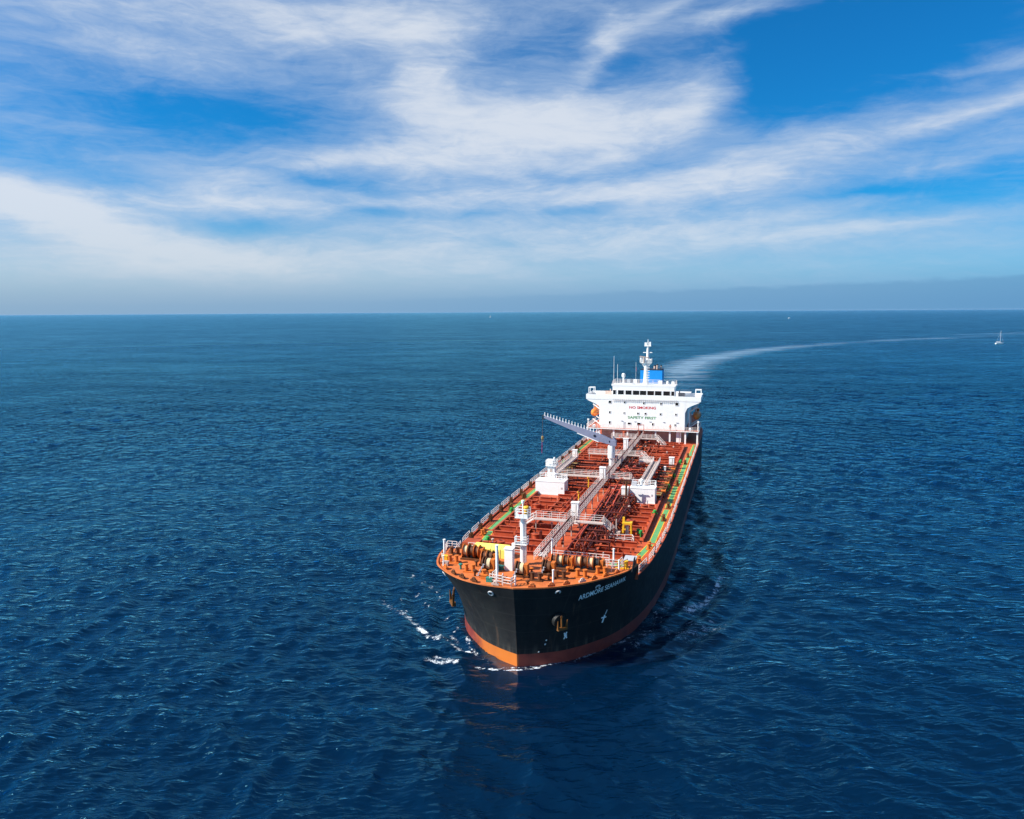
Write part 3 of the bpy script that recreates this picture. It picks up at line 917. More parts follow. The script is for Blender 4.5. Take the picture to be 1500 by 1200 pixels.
# valves with hand wheels
def valve(x, y, z, mat, r=.28):
    g = MB(); g.tube((x, y, z - .5), (x, y, z + .12), .08, 6); g.cbox((x, y, z - .35), (.34, .34, .3))
    o = g.build("valve", M['dred'], SHIP)
    h = MB(); h.ring((x, y, z + .14), (0.25, 0, 1), r, .05, 10, 4); h.bar((x - r, y, z + .14), (x + r, y, z + .14), .05); h.bar((x, y - r, z + .14), (x, y + r, z + .14), .05)
    h.build("hand_wheel", M[mat], o)
vs_ = [(97, 1.2, 11.2), (98.4, 2.6, 11.3), (97.2, 4.1, 11.3), (94.5, 3.2, 11.4), (94.2, 1.5, 11.2), (92.4, 2.3, 11.4), (92, 4.2, 11.4), (90.5, 3.2, 11.4), (90.2, 1.1, 11.3), (100.3, 3.4, 11.2), (88, 2.6, 11.3), (87.6, 4.4, 11.3), (72.5, 3.2, 11.4), (71.4, 4.6, 11.4), (69.8, 3.6, 11.3), (74.4, 4.2, 11.2)]
for v in vs_: valve(v[0], v[1], v[2], 'pred', .34)
for k in range(56):
    x = random.uniform(50, 149); y = random.choice([random.uniform(2.3, 7.6), random.uniform(-6, 6)])
    valve(x, y, ZD + random.uniform(1.2, 1.9), random.choice(['dred', 'red', 'red', 'brown', 'pred']), .25)

# small deck fittings: vents, sounding pipes, hydrants, tank hatches
for k in range(44):
    x = random.uniform(46, 150); s = random.choice([1, -1]); y = s * random.uniform(2.6, min(11.5, deck_half(x) - 3.5))
    g = MB(); h = random.uniform(.9, 1.7); g.tube((x, y, ZD), (x, y, ZD + h), .10, 6); g.lathe((x, y, ZD + h - .1), (0, 0, 1), [(0, .12), (.05, .24), (.22, .24), (.3, .08)], 8)
    g.build("vent_pipe", M[random.choice(['red', 'red', 'dred', 'cream'])], SHIP, smooth=True)
for (x, y) in ((127, 9.2), (121, -9.5), (139.5, -4.6), (103.5, -10.6), (63, 8.8), (58, -8.4), (116, 10.2), (145, -9.0), (54, 7.2)):
    g = MB(); g.lathe((x, y, ZD), (0, 0, 1), [(0, .6), (.9, .6), (.92, .72), (1.05, .72), (1.12, .3)], 14)
    o = g.build("tank_hatch", M['red'], SHIP, smooth=True)
    h = MB(); h.ring((x, y, ZD + 1.2), (0, 0, 1), .25, .04, 8, 4); h.build("hand_wheel", M['dred'], o)
for (x, y) in ((132.6, 11.3), (133.4, 11.8), (119.8, 12.6), (143.6, -11.6), (125.4, -13.2), (87.4, 13.2), (101.5, 12.8), (71, 13.4), (79, -14), (66, -13.4), (98, 13.0)):
    g = MB(); g.tube((x, y, ZD), (x, y, ZD + .75), .16, 8); g.lathe((x, y, ZD + .7), (0, 0, 1), [(0, .30), (.42, .32), (.55, .12)], 10); g.tube((x, y - .5, ZD + .62), (x, y + .5, ZD + .62), .14, 8)
    g.build("hydrant", M['bgreen'], SHIP, smooth=True)

# ---- manifold trays on both sides, with flanges and rubber hose rests
for side in (1, -1):
    g = MB(); x0, x1 = 79, 106.5; ya, yb = (9.9, 12.4)
    g.box(x0, x1, side * ya, side * yb, ZD + .55, ZD + .75)
    for yy in (ya, yb): g.box(x0, x1, side * yy - .05, side * yy + .05, ZD + .752, ZD + 1.0)
    for x in np.arange(x0 + .5, x1, 4.2): g.box(x - .1, x + .1, side * (ya + .3), side * (yb - .3), ZD, ZD + .548)
    tray = g.build("drip_tray", M['olive'], SHIP)
    for k, x in enumerate(np.linspace(80.5, 105, 11)):
        g = MB(); z = ZD + 1.3
        g.tube((x, side * 12.2, z), (x, side * 13.05, z), .26, 10); g.lathe((x, side * 13.0, z), (0, side, 0), [(0, .44), (.12, .44)], 12)
        o = g.build("manifold_flange", M['orange' if k % 3 == 1 else 'brown'], SHIP, smooth=True)
        h = MB(); h.lathe((x, side * 13.13, z), (0, side, 0), [(0, .36), (.06, .36)], 12); h.build("blank_cover", M['black'], o)
    g = MB(); g.tube((x0, side * 12.75, ZD + .45), (x1, side * 12.75, ZD + .45), .2, 8); g.build("hose_rest", M['black'], SHIP, smooth=True)

# ---- catwalk down the middle of the deck
ZC = 11.2
def grating(name, x0, x1, y0, y1, z, mat='cream', parent=None):
    g = MB(); g.box(x0, x1, y0, y1, z - .16, z)
    return g.build(name, M[mat], parent or SHIP)
CAT = MB(); CAT.box(42.5, 152.0, -.60, .70, ZC - .14, ZC)
cat_o = CAT.build("catwalk", M['dred'], SHIP)
for x in np.arange(46, 151, 6.0):
    g = MB()
    for y in (-.5, .6): g.tube((x, y, ZD), (x, y, ZC - .14), .11, 6)
    g.bar((x, -.5, ZC - .3), (x, .6, ZC - .3), .16)
    g.build("support", M['cream'], cat_o)
gaps = [42.5, 48, 72, 75, 99, 102, 133.6, 136.4, 152]
segs = [(42.5, 47.3), (48.8, 71.8), (73.8, 98.2), (100.2, 133.2), (135.4, 152.0)]
for (a, b) in segs:
    for y in (-.60, .70):
        g = MB()
        n = int((b - a) / 2.4)
        g.rail([(a, y, ZC), (b, y, ZC)], 1.12, 1.7, .046, 3)
        # kick plates and panels
        g.box(a, b, y - .02, y + .02, ZC + .002, ZC + .10)
        g.build("railing", M['rail'], cat_o)
# stair from the catwalk up to the forecastle
g = MB()
for k in range(6):
    x = 152.1 + k * .28
    g.box(x, x + .30, -.5, .6, ZC + .0 + k * .0, ZC + .05)
g.rail([(152.0, -.6, ZC), (155.2, -.6, ZF)], 1.12, 1.2, .075); g.rail([(152.0, .7, ZC), (155.2, .7, ZF)], 1.12, 1.2, .075)
g.build("steps", M['rail'], cat_o)

# cross walks
def crosswalk(x, y0, y1, w=1.3, stairs=()):
    g = MB(); g.box(x - w / 2, x + w / 2, y0, y1, ZC - .12, ZC)
    o = g.build("crosswalk", M['cream'], SHIP)
    spans = [(y0, -.65), (.75, y1)] if y0 < -1 and y1 > 1.1 else ([(y0, y1)])
    for (a, b) in spans:
        if b - a < .3: continue
        g = MB()
        for xx in (x - w / 2, x + w / 2): g.rail([(xx, a, ZC), (xx, b, ZC)], 1.1, 1.5, .048, 3)
        g.box(x + w / 2 - .02, x + w / 2 + .02, a, b, ZC, ZC + .14)
        g.build("railing", M['rail'], o)
    n = max(2, int((y1 - y0) / 3.2))
    for k in range(n + 1):
        y = y0 + .2 + (y1 - y0 - .4) * k / n
        if -1.1 < y < 1.1: continue
        g = MB(); g.tube((x, y, ZD), (x, y, ZC - .12), .09, 6)
        g.build("support", M['cream'], o)
    for (ys_, ye, xs_, xe) in stairs:
        g = MB()
        a = Vector((xs_, ys_, ZC)); b = Vector((xe, ye, ZD + .15)); d = (b - a)
        perp = Vector((-d.y, d.x, 0)).normalized() * .45
        for s in (-1, 1):
            g.bar(a + perp * s, b + perp * s, .10, .24)
            g.rail([a + perp * s, b + perp * s], 1.05, .8, .07, 2)
        for k in range(9):
            c = a.lerp(b, (k + .5) / 9); g.bar(c - perp, c + perp, .26, .05)
        g.build("stair", M['rail'], o)
    return o
crosswalk(134.4, -6.2, 5.7, 1.4, ((5.7, 8.0, 134.4, 134.0), (-6.2, -9.0, 134.4, 133.4)))
crosswalk(99.4, -10.2, 5.2, 1.4, ((5.2, 6.4, 99.4, 98.4),))
crosswalk(73.4, -9.0, 4.4, 1.3, ((4.4, 7.0, 73.4, 76.2),))
crosswalk(48.2, -7.5, 5.2, 1.2, ((5.2, 7.5, 48.2, 49.5),))
# low platform at the foot of the fore port stair
g = MB(); g.rail([(136.8, 7.2, ZD + .2), (136.2, 10.8, ZD + .2), (137.4, 11.2, ZD + .2)], .95, 1.4, .075, 2); g.rail([(138, 8.2, ZD + .1), (138, 11.0, ZD + .1)], .8, 1.4, .075, 2)
g.build("railing", M['rail'], SHIP)
# raised side gangways near the manifold
def gangway(p, q, w=1.5, h=1.1):
    p = Vector(p); q = Vector(q); d = (q - p).normalized(); s = d.cross(Vector((0, 0, 1))).normalized() * (w / 2)
    g = MB(); g.bar(p - Vector((0, 0, .08)), q - Vector((0, 0, .08)), w, .14)
    o = g.build("side_gangway", M['cream'], SHIP)
    g = MB()
    for e in (-1, 1):
        g.rail([p + s * e, q + s * e], h, 1.5, .055, 3)
        a = p + s * e; b = q + s * e
        g.bar(a + Vector((0, 0, .15)), b + Vector((0, 0, .15)), .04, .3)
    g.build("railing", M['rail'], o)
    L = (q - p).length; n = max(1, int(L / 4.5))
    for k in range(n + 1):
        c = p.lerp(q, k / n)
        for e in (-.8, .8):
            g = MB(); g.tube((c.x + s.x * e, c.y + s.y * e, ZD), (c.x + s.x * e, c.y + s.y * e, c.z - .16), .08, 6)
            g.build("support", M['cream'], o)
gangway((79.5, 8.6, ZC), (104.5, 8.7, ZC), 1.5)
gangway((80.3, 4.5, ZC), (80.3, 7.8, ZC), 1.2)
gangway((79, -11.2, ZC), (103.5, -11.4, ZC), 1.5)

# ---- white trunks standing on and beside the catwalk
def trunk(x, y, z0, h, w, d, door=True):
    g = MB(); g.box(x - d / 2, x + d / 2, y - w / 2, y + w / 2, z0, z0 + h)
    g.box(x - d / 2 - .08, x + d / 2 + .08, y - w / 2 - .08, y + w / 2 + .08, z0 + h + .002, z0 + h + .12)
    o = g.build("white_locker", M['white'], SHIP)
    if door:
        g = MB(); g.box(x + d / 2 + .004, x + d / 2 + .03, y + w * .12, y + w * .22, z0 + .25, z0 + h - .2); g.box(x + d / 2 + .004, x + d / 2 + .03, y - w * .38, y + w * .08, z0 + h * .55, z0 + h * .58)
        g.build("door_seam", M['cream'], o)
    return o
trunk(131.0, .15, ZC - 1.4, 3.7, 1.25, .9)
trunk(100.6, -.55, ZC - .6, 2.9, 1.25, .9)
trunk(64.0, -1.1, ZC - .5, 2.9, 1.2, .9)
trunk(76.5, 11.7, ZD, 2.7, 1.15, .9)
trunk(71, -13.0, ZD, 2.3, 1.15, .9)
trunk(110.8, 5.75, ZD, 2.9, 1.2, 1.6)
trunk(84.5, 10.9, ZD, 2.0, .45, .45, False)
trunk(40.6, 10.4, ZD, 3.3, 1.3, 1.0)

# ---- two white deckhouses ahead of the manifold
def deckhouse(x1, y0, y1, h, d):
    g = MB(); g.box(x1 - d, x1, y0, y1, ZD + .25, ZD + h)
    g.box(x1 - d - .06, x1 + .06, y0 - .06, y1 + .06, ZD, ZD + .248)
    o = g.build("deckhouse", M['white'], SHIP)
    g = MB(); z = ZD + h
    g.box(x1 - d - .05, x1 + .05, y0 - .05, y1 + .05, z + .002, z + .14); g.build("roof", M['white'], o)
    g = MB(); g.rail([(x1 - .1, y1 - 1.2, z + .14), (x1 - .1, y1 - .1, z + .14), (x1 - d + .1, y1 - .1, z + .14), (x1 - d + .1, y0 + .1, z + .14)], 1.0, 1.2, .07, 3)
    g.build("railing", M['white'], o)
    g = MB(); g.box(x1 + .006, x1 + .05, y1 - .75, y1 - .45, z - 1.35, z - 1.0); g.build("vent_grille", M['lgrey'], o)
    return o
deckhouse(109.2, -13.0, -6.9, 2.7, 3.4)
deckhouse(111.0, 6.75, 11.6, 2.9, 3.0)
for (y0, y1, z, x) in ((8.4, 9.0, ZD + 3.05, 109.0), (-9.6, -9.2, ZD + 2.85, 107.3)):
    g = MB(); g.lathe((x, (y0 + y1) / 2, z), (0, 0, 1), [(0, .22), (.9, .22), (.92, .42), (1.25, .42), (1.45, .1)], 12); g.build("mushroom_vent", M['white'], SHIP, smooth=True)
g = MB(); g.cbox((109.6, 7.4, ZD + 3.5), (.8, 1.0, .9)); g.build("fan_unit", M['lgrey'], SHIP)
# brown pipe mast between locker and deckhouse
g = MB(); g.tube((112.6, 6.25, ZD), (112.6, 6.25, ZD + 4.6), .2, 8); g.bar((112.6, 5.3, ZD + 4.55), (112.6, 7.3, ZD + 4.55), .16); g.build("stub_mast", M['brown'], SHIP, smooth=True)
# tower behind the starboard deckhouse
x, y = 103.3, -11.0
g = MB(); g.box(x - .7, x + .7, y - .75, y + .75, ZD, ZD + 4.9)
tw = g.build("vent_tower", M['white'], SHIP)
g = MB(); g.box(x - 1.0, x + 1.0, y - 1.15, y + 1.15, ZD + 4.902, ZD + 5.05); g.rail([(x + .95, y - 1.1, ZD + 5.05), (x + .95, y + 1.1, ZD + 5.05), (x - .95, y + 1.1, ZD + 5.05), (x - .95, y - 1.1, ZD + 5.05), (x + .95, y - 1.1, ZD + 5.05)], 1.05, .8, .07, 3)
g.build("platform", M['white'], tw)
g = MB(); g.box(x - .5, x + .5, y - .95, y + .3, ZD + 5.052, ZD + 6.2); g.tube((x, y + .55, ZD + 5.052), (x, y + .55, ZD + 6.7), .18, 8); g.build("vent_head", M['white'], tw)
g = MB(); g.box(x + .704, x + .73, y - .3, y + .3, ZD + 3.6, ZD + 4.3); g.box(x + .704, x + .73, y - .2, y + .15, ZD + 2.9, ZD + 3.3); g.build("hatch_cover", M['cream'], tw)

# ---- hose crane amidships
CX, CY = 84.0, -1.5
g = MB(); g.lathe((CX, CY, ZD), (0, 0, 1), [(0, .75), (.3, .75), (.35, .55), (3.2, .55), (3.25, .75), (3.4, .75)], 16)
crane = g.build("hose_crane", M['white'], SHIP, smooth=True)
g = MB(); g.lathe((CX, CY, ZD + 3.41), (0, 0, 1), [(0, .85), (2.6, .85), (2.9, .78)], 16); g.build("turret", M['white'], crane, smooth=True)
g = MB(); g.box(CX - .75, CX + .75, CY - .2, CY + 1.1, ZD + 6.32, ZD + 7.6); g.prism([(CY + .2, ZD + 7.605), (CY + .9, ZD + 7.605), (CY + .4, ZD + 8.6)], 'x', CX - .4, CX + .4); g.build("crane_head", M['grey'], crane)
BR = Vector((CX, CY + .6, 15.9)); BT = Vector((CX + .2, -17.6, 21.5))
g = MB(); mid_ = BR.lerp(BT, .20)
g.bar(BR, mid_, .85, 1.1, .9, 1.75); g.bar(mid_, BT, .9, 1.75, .5, .5)
boom = g.build("boom", M['grey'], crane)
d = (BT - BR).normalized(); upb = Vector((0, -d.z, d.y)); upb = upb if upb.z > 0 else -upb
g = MB()
for k in range(19):
    t = .22 + .78 * k / 18; c = BR.lerp(BT, t); hh = (1.75 + (t - .2) / .8 * (.5 - 1.75)) / 2
    b0 = c + upb * hh
    g.bar(b0, b0 + Vector((0, 0, .85)), .13); g.bar(b0 + Vector((0, .2, 0)), b0 + Vector((0, -.22, .25)), .12)
g.build("guide_post", M['white'], boom)
g = MB(); g.ring(BT + Vector((0, -.2, -.1)), (1, 0, 0), .38, .12, 12, 5); g.build("sheave", M['black'], boom)
for t in (.27, .05):
    c = BR.lerp(BT, t); g = MB(); g.lathe((CX + .505, c.y, c.z + .1), (1, 0, 0), [(0, .3), (.06, .3)], 10); g.build("pivot", M['navy'], boom)
g = MB(); g.tube((CX + .55, -4.5, 16.1), (CX + .55, -9.6, 18.0), .10, 6); g.build("ram", M['white'], boom, smooth=True)
g = MB(); g.tube(BT + Vector((0, -.5, -.2)), BT + Vector((0, -.5, -4.6)), .035, 5); g.build("wire", M['brown'], crane)
hx0 = BT + Vector((0, -.5, -4.6))
g = MB(); g.lathe(hx0, (0, 0, -1), [(0, .12), (.15, .30), (.75, .30), (.95, .12)], 10); g.ring(hx0 + Vector((0, 0, -1.15)), (1, 0, 0), .2, .07, 10, 5)
hook = g.build("hook_block", M['olive'], crane, smooth=True)
g = MB(); g.tube(hx0 + Vector((0, -.1, -1.3)), hx0 + Vector((0, -.15, -4.2)), .045, 5); g.build("tag_line", M['flag'], hook)

# ---- yellow portable davit to port
x, y = 133.6, 9.6
g = MB()
for dx_ in (-.6, .6):
    for dy_ in (-.75, .75): g.bar((x + dx_, y + dy_, ZD), (x + dx_ * .7, y + dy_ * .85, ZD + 2.2), .20)
g.box(x - .55, x + .55, y - .8, y + .8, ZD + 2.2, ZD + 2.5); g.bar((x, y - .8, ZD + 1.2), (x, y + .8, ZD + 1.2), .16)
g.bar((x, y - .62, ZD + 2.5), (x, y - .62, ZD + 3.3), .35)
dv = g.build("yellow_davit", M['yellow'], SHIP)
g = MB(); g.tube((x, y, ZD), (x, y, ZD + 1.9), .26, 10); g.build("hoist_drum", M['lgrey'], dv, smooth=True)
g = MB(); g.box(x + .8, x + 1.6, y - 2.4, y - 1.0, ZD, ZD + 1.1); g.tube((x + .9, y - 1.7, ZD + 1.1), (x + .9, y - 1.7, ZD + 3.1), .10, 6); g.build("pump_unit", M['cream'], SHIP)
# pump and reel gear near the deckhouse
g = MB(); g.lathe((114.6, 9.3, ZD + .55), (0, 1, 0), [(0, .35), (.5, .35)], 12); g.cbox((114.6, 10.1, ZD + .4), (.6, .7, .8)); g.tube((114.6, 10.6, ZD), (114.6, 10.6, ZD + 1.6), .14, 6); g.build("pump_unit", M['lgrey'], SHIP, smooth=True)
for (x, y) in ((118.5, -1.9), (105.5, -2.6)):
    g = MB(); g.tube((x, y, ZC - 1.0), (x, y, ZC + .9), .12, 8); g.tube((x - .1, y, ZC + 1.0), (x + 1.0, y, ZC + 1.35), .12, 8)
    o = g.build("fire_monitor", M['yellow'], SHIP, smooth=True); h = MB(); h.ring((x, y, ZC + .95), (0, 0, 1), .3, .06, 10, 4); h.build("hand_wheel", M['orange'], o)

# ---- guard rails and fairleads round the main deck
def edge_rail(i0, i1, z, side, mat, inset=.22):
    g = MB()
    il = np.linspace(i0, i1, max(2, int(abs(i1 - i0) / 2) + 2))
    pts = []
    for i in il:
        p = hull_pt(i, z, side); p.y -= side * inset; pts.append(p)
    g.rail(pts, 1.1, 1.5, .07, 3)
    return g.build("guard_rail", M[mat], SHIP)
for side in (1, -1):
    xs = [42, 50, 58, 66, 74, 80, 88, 96, 104, 111, 118, 124.5, 131, 137, 142.5, 148, 153]
    for a, b in zip(xs[:-1], xs[1:]):
        edge_rail(x_to_i(a + .7), x_to_i(b - .7), ZD + .28, side, 'rail')
    for k, x in enumerate(xs[1:-1]):
        yy = side * (deck_half(x, ZD, side) - .55)
        g = MB(); g.box(x - .55, x + .55, yy - .3, yy + .3, ZD + .16, ZD + .42); g.box(x - .5, x - .3, yy - .22, yy + .22, ZD + .422, ZD + 1.2); g.box(x + .3, x + .5, yy - .22, yy + .22, ZD + .422, ZD + 1.2); g.tube((x, yy, ZD + .422), (x, yy, ZD + 1.0), .17, 8)
        g.build("fairlead", M['brown' if side < 0 else 'orange'], SHIP)
    for x in (139, 146.5, 113, 93, 61, 122, 70):
        yy = side * (deck_half(x, ZD, side) - 1.7)
        g = MB()
        for dx_ in (-.55, .55): g.lathe((x + dx_, yy, ZD + .1), (0, 0, 1), [(0, .26), (.75, .24), (.77, .32), (.85, .32)], 10)
        g.box(x - 1.0, x + 1.0, yy - .35, yy + .35, ZD + .02, ZD + .12)
        g.build("bollard", M['gold' if x < 125 else 'orange'], SHIP, smooth=True)
g = MB(); g.box(149.3, 151.4, 11.7, 13.3, ZD, ZD + 1.9); o = g.build("red_locker", M['deck'], SHIP)
g = MB(); g.box(149.25, 151.45, 11.65, 13.35, ZD + 1.902, ZD + 2.0); g.build("lid", M['lgrey'], o)
g = MB(); g.box(148.0, 150.4, -13.5, -11.0, ZD, ZD + 2.1); g.build("red_locker", M['deck'], SHIP)

# ---- forecastle gear
def winch(x, y0, n, r, mats, gear_at=0, w=.85):
    """mooring winch: drums along a transverse shaft"""
    root = MB(); root.box(x - 1.0, x + 1.0, y0 - .2, y0 + n * w + .6, ZF + .02, ZF + .22)
    root.tube((x, y0 - .3, ZF + 1.15), (x, y0 + n * w + .7, ZF + 1.15), .12, 8)
    o = root.build("mooring_winch", M['brown'], SHIP)
    for k in range(n):
        y = y0 + k * w
        g = MB(); g.lathe((x, y + .06, ZF + 1.15), (0, 1, 0), [(0, r * .72), (w - .2, r * .72)], 16); g.build("rope_drum", M[mats[k % len(mats)]], o, smooth=True)
        for e in (0, w - .14):
            g = MB(); g.lathe((x, y + e, ZF + 1.15), (0, 1, 0), [(0, r), (.07, r)], 18); g.build("drum_flange", M['brown' if k % 2 else 'orange'], o, smooth=True)
    g = MB(); g.box(x - .7, x + .6, y0 + n * w + .02, y0 + n * w + .5, ZF + .222, ZF + 1.7); g.build("gear_case", M['orange'], o)
    for y in (y0 - .22, y0 + n * w + .55):
        g = MB(); g.prism([(x - .7, ZF + .222), (x + .7, ZF + .222), (x + .2, ZF + 1.4), (x - .2, ZF + 1.4)], 'y', y, y + .12); g.build("bearing_frame", M['orange'], o)
    return o
winch(157.6, 2.6, 3, .80, ['brown', 'rope'])
winch(157.4, 6.0, 4, .86, ['rope', 'brown', 'rope', 'black'])
winch(157.2, -10.6, 3, .95, ['rope', 'brown', 'brown'])
winch(158.8, -7.2, 2, .85, ['brown', 'brown'])
# anchor windlasses with chain
for (y, x) in ((-.4, 162.1), (2.9, 160.4), (-5.3, 161.5)):
    g = MB(); g.box(x - .8, x + .8, y - 1.0, y + 1.1, ZF + .02, ZF + .3); o = g.build("windlass", M['brown'], SHIP)
    g = MB(); g.lathe((x, y - .8, ZF + 1.05), (0, 1, 0), [(0, .95), (.15, .95), (.16, .6), (.4, .6), (.41, .9), (.5, .9)], 18); g.build("chain_wheel", M['brown'], o, smooth=True)
    g = MB(); g.lathe((x, y - .25, ZF + 1.05), (0, 1, 0), [(0, .75), (.55, .75)], 16); g.build("brake_drum", M['rope' if y < 0 else 'brown'], o, smooth=True)
    g = MB(); g.box(x - .5, x + .5, y + .38, y + .9, ZF + .302, ZF + 1.75); g.build("gear_case", M['orange'], o)
    g = MB()
    for k in range(9):
        c = Vector((x + .9 + k * .24, y - .4 - k * .03, ZF + 1.2 - k * .115)); g.ring(c, (0, 1, 0) if k % 2 else (0, .2, 1), .14, .045, 8, 4)
    g.build("chain", M['lgrey'], o)
# foremast
MX, MY = 157.6, -1.55
g = MB(); g.lathe((MX, MY, ZF), (0, 0, 1), [(0, .42), (2.4, .40), (6.9, .34)], 16)
mast = g.build("foremast", M['white'], SHIP, smooth=True)
g = MB(); z = ZF + 6.85; c = (MX, MY)
g.box(MX - .85, MX + .85, MY - .95, MY + .95, z, z + .14)
g.rail([(MX + .8, MY - .9, z + .14), (MX + .8, MY + .9, z + .14), (MX - .8, MY + .9, z + .14), (MX - .8, MY - .9, z + .14), (MX + .8, MY - .9, z + .14)], 1.15, .6, .065, 3)
g.box(MX + .79, MX + .82, MY - .9, MY + .9, z + .15, z + .62)
g.build("mast_platform", M['white'], mast)
g = MB(); g.tube((MX, MY, z + .142), (MX, MY, z + 2.0), .11, 8); g.lathe((MX, MY, z + 2.0), (0, 0, 1), [(0, .22), (.35, .22), (.45, .05)], 8); g.build("mast_light", M['white'], mast)
g = MB(); g.lathe((MX + .2, MY + .55, z + .15), (0, 0, 1), [(0, .26), (1.1, .3), (1.35, .42), (1.5, .3)], 10); g.build("fog_horn", M['yellow'], mast, smooth=True)
g = MB(); g.cbox((MX + .84, MY - .3, z + .75), (.05, .22, .22)); g.build("red_lamp", M['redtext'], mast)
g = MB(); z2 = ZF + 3.0
g.box(MX - .2, MX + .8, MY - 1.0, MY + .75, z2, z2 + .1); g.rail([(MX + .75, MY - .95, z2 + .1), (MX + .75, MY + .75, z2 + .1), (MX - .2, MY + .75, z2 + .1)], 1.1, .7, .06, 3); g.box(MX - .2, MX + .76, MY - 1.02, MY - .96, z2 + .1, z2 + 1.1); g.box(MX + .1, MX + .6, MY - 1.5, MY - 1.03, z2 - .35, z2 + .05); g.build("mast_platform", M['white'], mast)
g = MB()
for s in (.18, -.18): g.bar((MX + .2 + s, MY + .52, ZF), (MX + .2 + s, MY + .50, ZF + 6.9), .05)
for k in range(22): g.bar((MX, MY + .52, ZF + .3 + k * .3), (MX + .4, MY + .52, ZF + .3 + k * .3), .04)
g.build("ladder", M['rail'], mast)
# white locker beside the mast, posts, rails, bitts, chocks
trunk(160.2, -2.75, ZF, 3.0, 1.15, 1.0, False)
for (x, y, h, r) in ((165.2, -2.9, 4.9, .19), (161.3, -12.1, 1.4, .11), (157.3, -13.6, 2.4, .16), (165.9, -.2, 1.2, .11), (155.4, 10.9, 2.6, .13), (163.6, 4.3, 1.7, .12), (154.6, 1.9, 3.0, .12), (157.0, 11.9, 1.6, .1)):
    g = MB(); g.tube((x, y, ZF), (x, y, ZF + h), r, 8); g.lathe((x, y, ZF + h), (0, 0, 1), [(0, r * 1.3), (.12, r * 1.3)], 8); g.build("white_post", M['white'], SHIP)
for pts in ([(165.6, -3.8, ZF), (165.9, -2.0, ZF), (164.8, -2.2, ZF)], [(166.2, -1.8, ZF), (166.4, -.6, ZF), (165.3, -.4, ZF)], [(165.0, -3.6, ZF), (163.4, -3.5, ZF)],
            [(153.7, 1.6, ZF), (153.7, 10.0, ZF)], [(153.7, -11.2, ZF), (153.7, -2.2, ZF)], [(155.6, 9.2, ZF), (155.6, 11.6, ZF), (154.0, 11.9, ZF)], [(157.2, 10.9, ZF), (156.6, 11.8, ZF), (154.6, 12.7, ZF)],
            [(155.9, -14.0, ZF), (153.8, -14.5, ZF), (153.8, -13.0, ZF)]):
    g = MB(); g.rail(pts, 1.15, .9, .075, 3); g.build("railing", M['rail'], SHIP)
bl = [(162.6, -7.7, 'orange'), (159.6, -11.3, 'orange'), (164.2, -4.6, 'orange'), (163.3, 1.9, 'brown'), (160.4, 7.4, 'orange'), (158.7, 9.8, 'orange'), (161.7, 4.8, 'brown'), (155.3, 12.1, 'yellow'), (156.2, -12.4, 'brown')]
for (x, y, mt_) in bl:
    g = MB(); g.box(x - .4, x + .4, y - .9, y + .9, ZF + .02, ZF + .14)
    for e in (-.5, .5): g.lathe((x, y + e, ZF + .14), (0, 0, 1), [(0, .27), (.85, .25), (.87, .34), (.97, .34)], 10)
    g.build("bollard", M[mt_], SHIP, smooth=True)
for i, s in ((104, -1), (99, -1), (94, -1), (88, -1), (82, -1), (76, -1), (110, -1), (108, 1), (102, 1), (96, 1), (90, 1), (85, 1), (80, 1), (75, 1)):
    p = hull_pt(i, ZF, s); t = (hull_pt(i + .4, ZF, s) - p).normalized(); nrm = Vector((-t.y, t.x, 0)) * (1 if s * t.x > 0 else -1)
    ctr = Vector((0, 0, 0)) + p - Vector((nrm.x, nrm.y, 0)).normalized() * 0
    inw = Vector((150 - p.x, -p.y, 0)).normalized()
    c = p + inw * .6 + Vector((0, 0, .26))
    g = MB(); g.ring(c + Vector((0, 0, .12)), inw, .24, .12, 12, 6); g.bar(c + t * -.5, c + t * .5, .28, .24)
    g.build("chock", M[random.choice(['brown', 'fcdeck', 'orange', 'orange', 'cream'])], SHIP, smooth=True)
for (x, y) in ((163.9, -6.5), (161.9, -9.3), (160.2, -7.6), (164.9, 1.2), (162.4, 3.4), (158.8, 5.2), (160.8, 0.6), (159.3, -4.6), (155.7, 7.2), (156.0, -6.2), (163.0, -5.6)):
    m_ = random.choice(['brown', 'yellow', 'orange', 'teal', 'brown'])
    g = MB(); h = random.uniform(.35, .7); g.tube((x, y, ZF), (x, y, ZF + h), .15, 8); g.lathe((x, y, ZF + h), (0, 0, 1), [(0, .3), (.16, .3), (.26, .1)], 10); g.build("deck_vent", M[m_], SHIP, smooth=True)
for (x, y, c) in ((165.4, -3.9, 'teal'), (164.6, -4.9, 'orange'), (161.0, -11.9, 'cream'), (158.6, -12.9, 'yellow'), (160.6, -3.9, 'teal')):
    g = MB(); g.box(x - .3, x + .3, y - .4, y + .4, ZF, ZF + .5); g.box(x - .34, x + .34, y - .44, y + .44, ZF + .502, ZF + .58); g.build("small_locker", M[c], SHIP)
# the cut-down side plate beside the break
g = MB(); a = hull_pt(x_to_i(153.6), ZF, 1)
g.prism([(153.6, ZF + .1), (156.8, ZF + .1), (154.6, ZF + 1.25), (153.6, ZF + 1.25)], 'y', 13.55, 13.67); g.build("side_plate", M['hull'], SHIP)

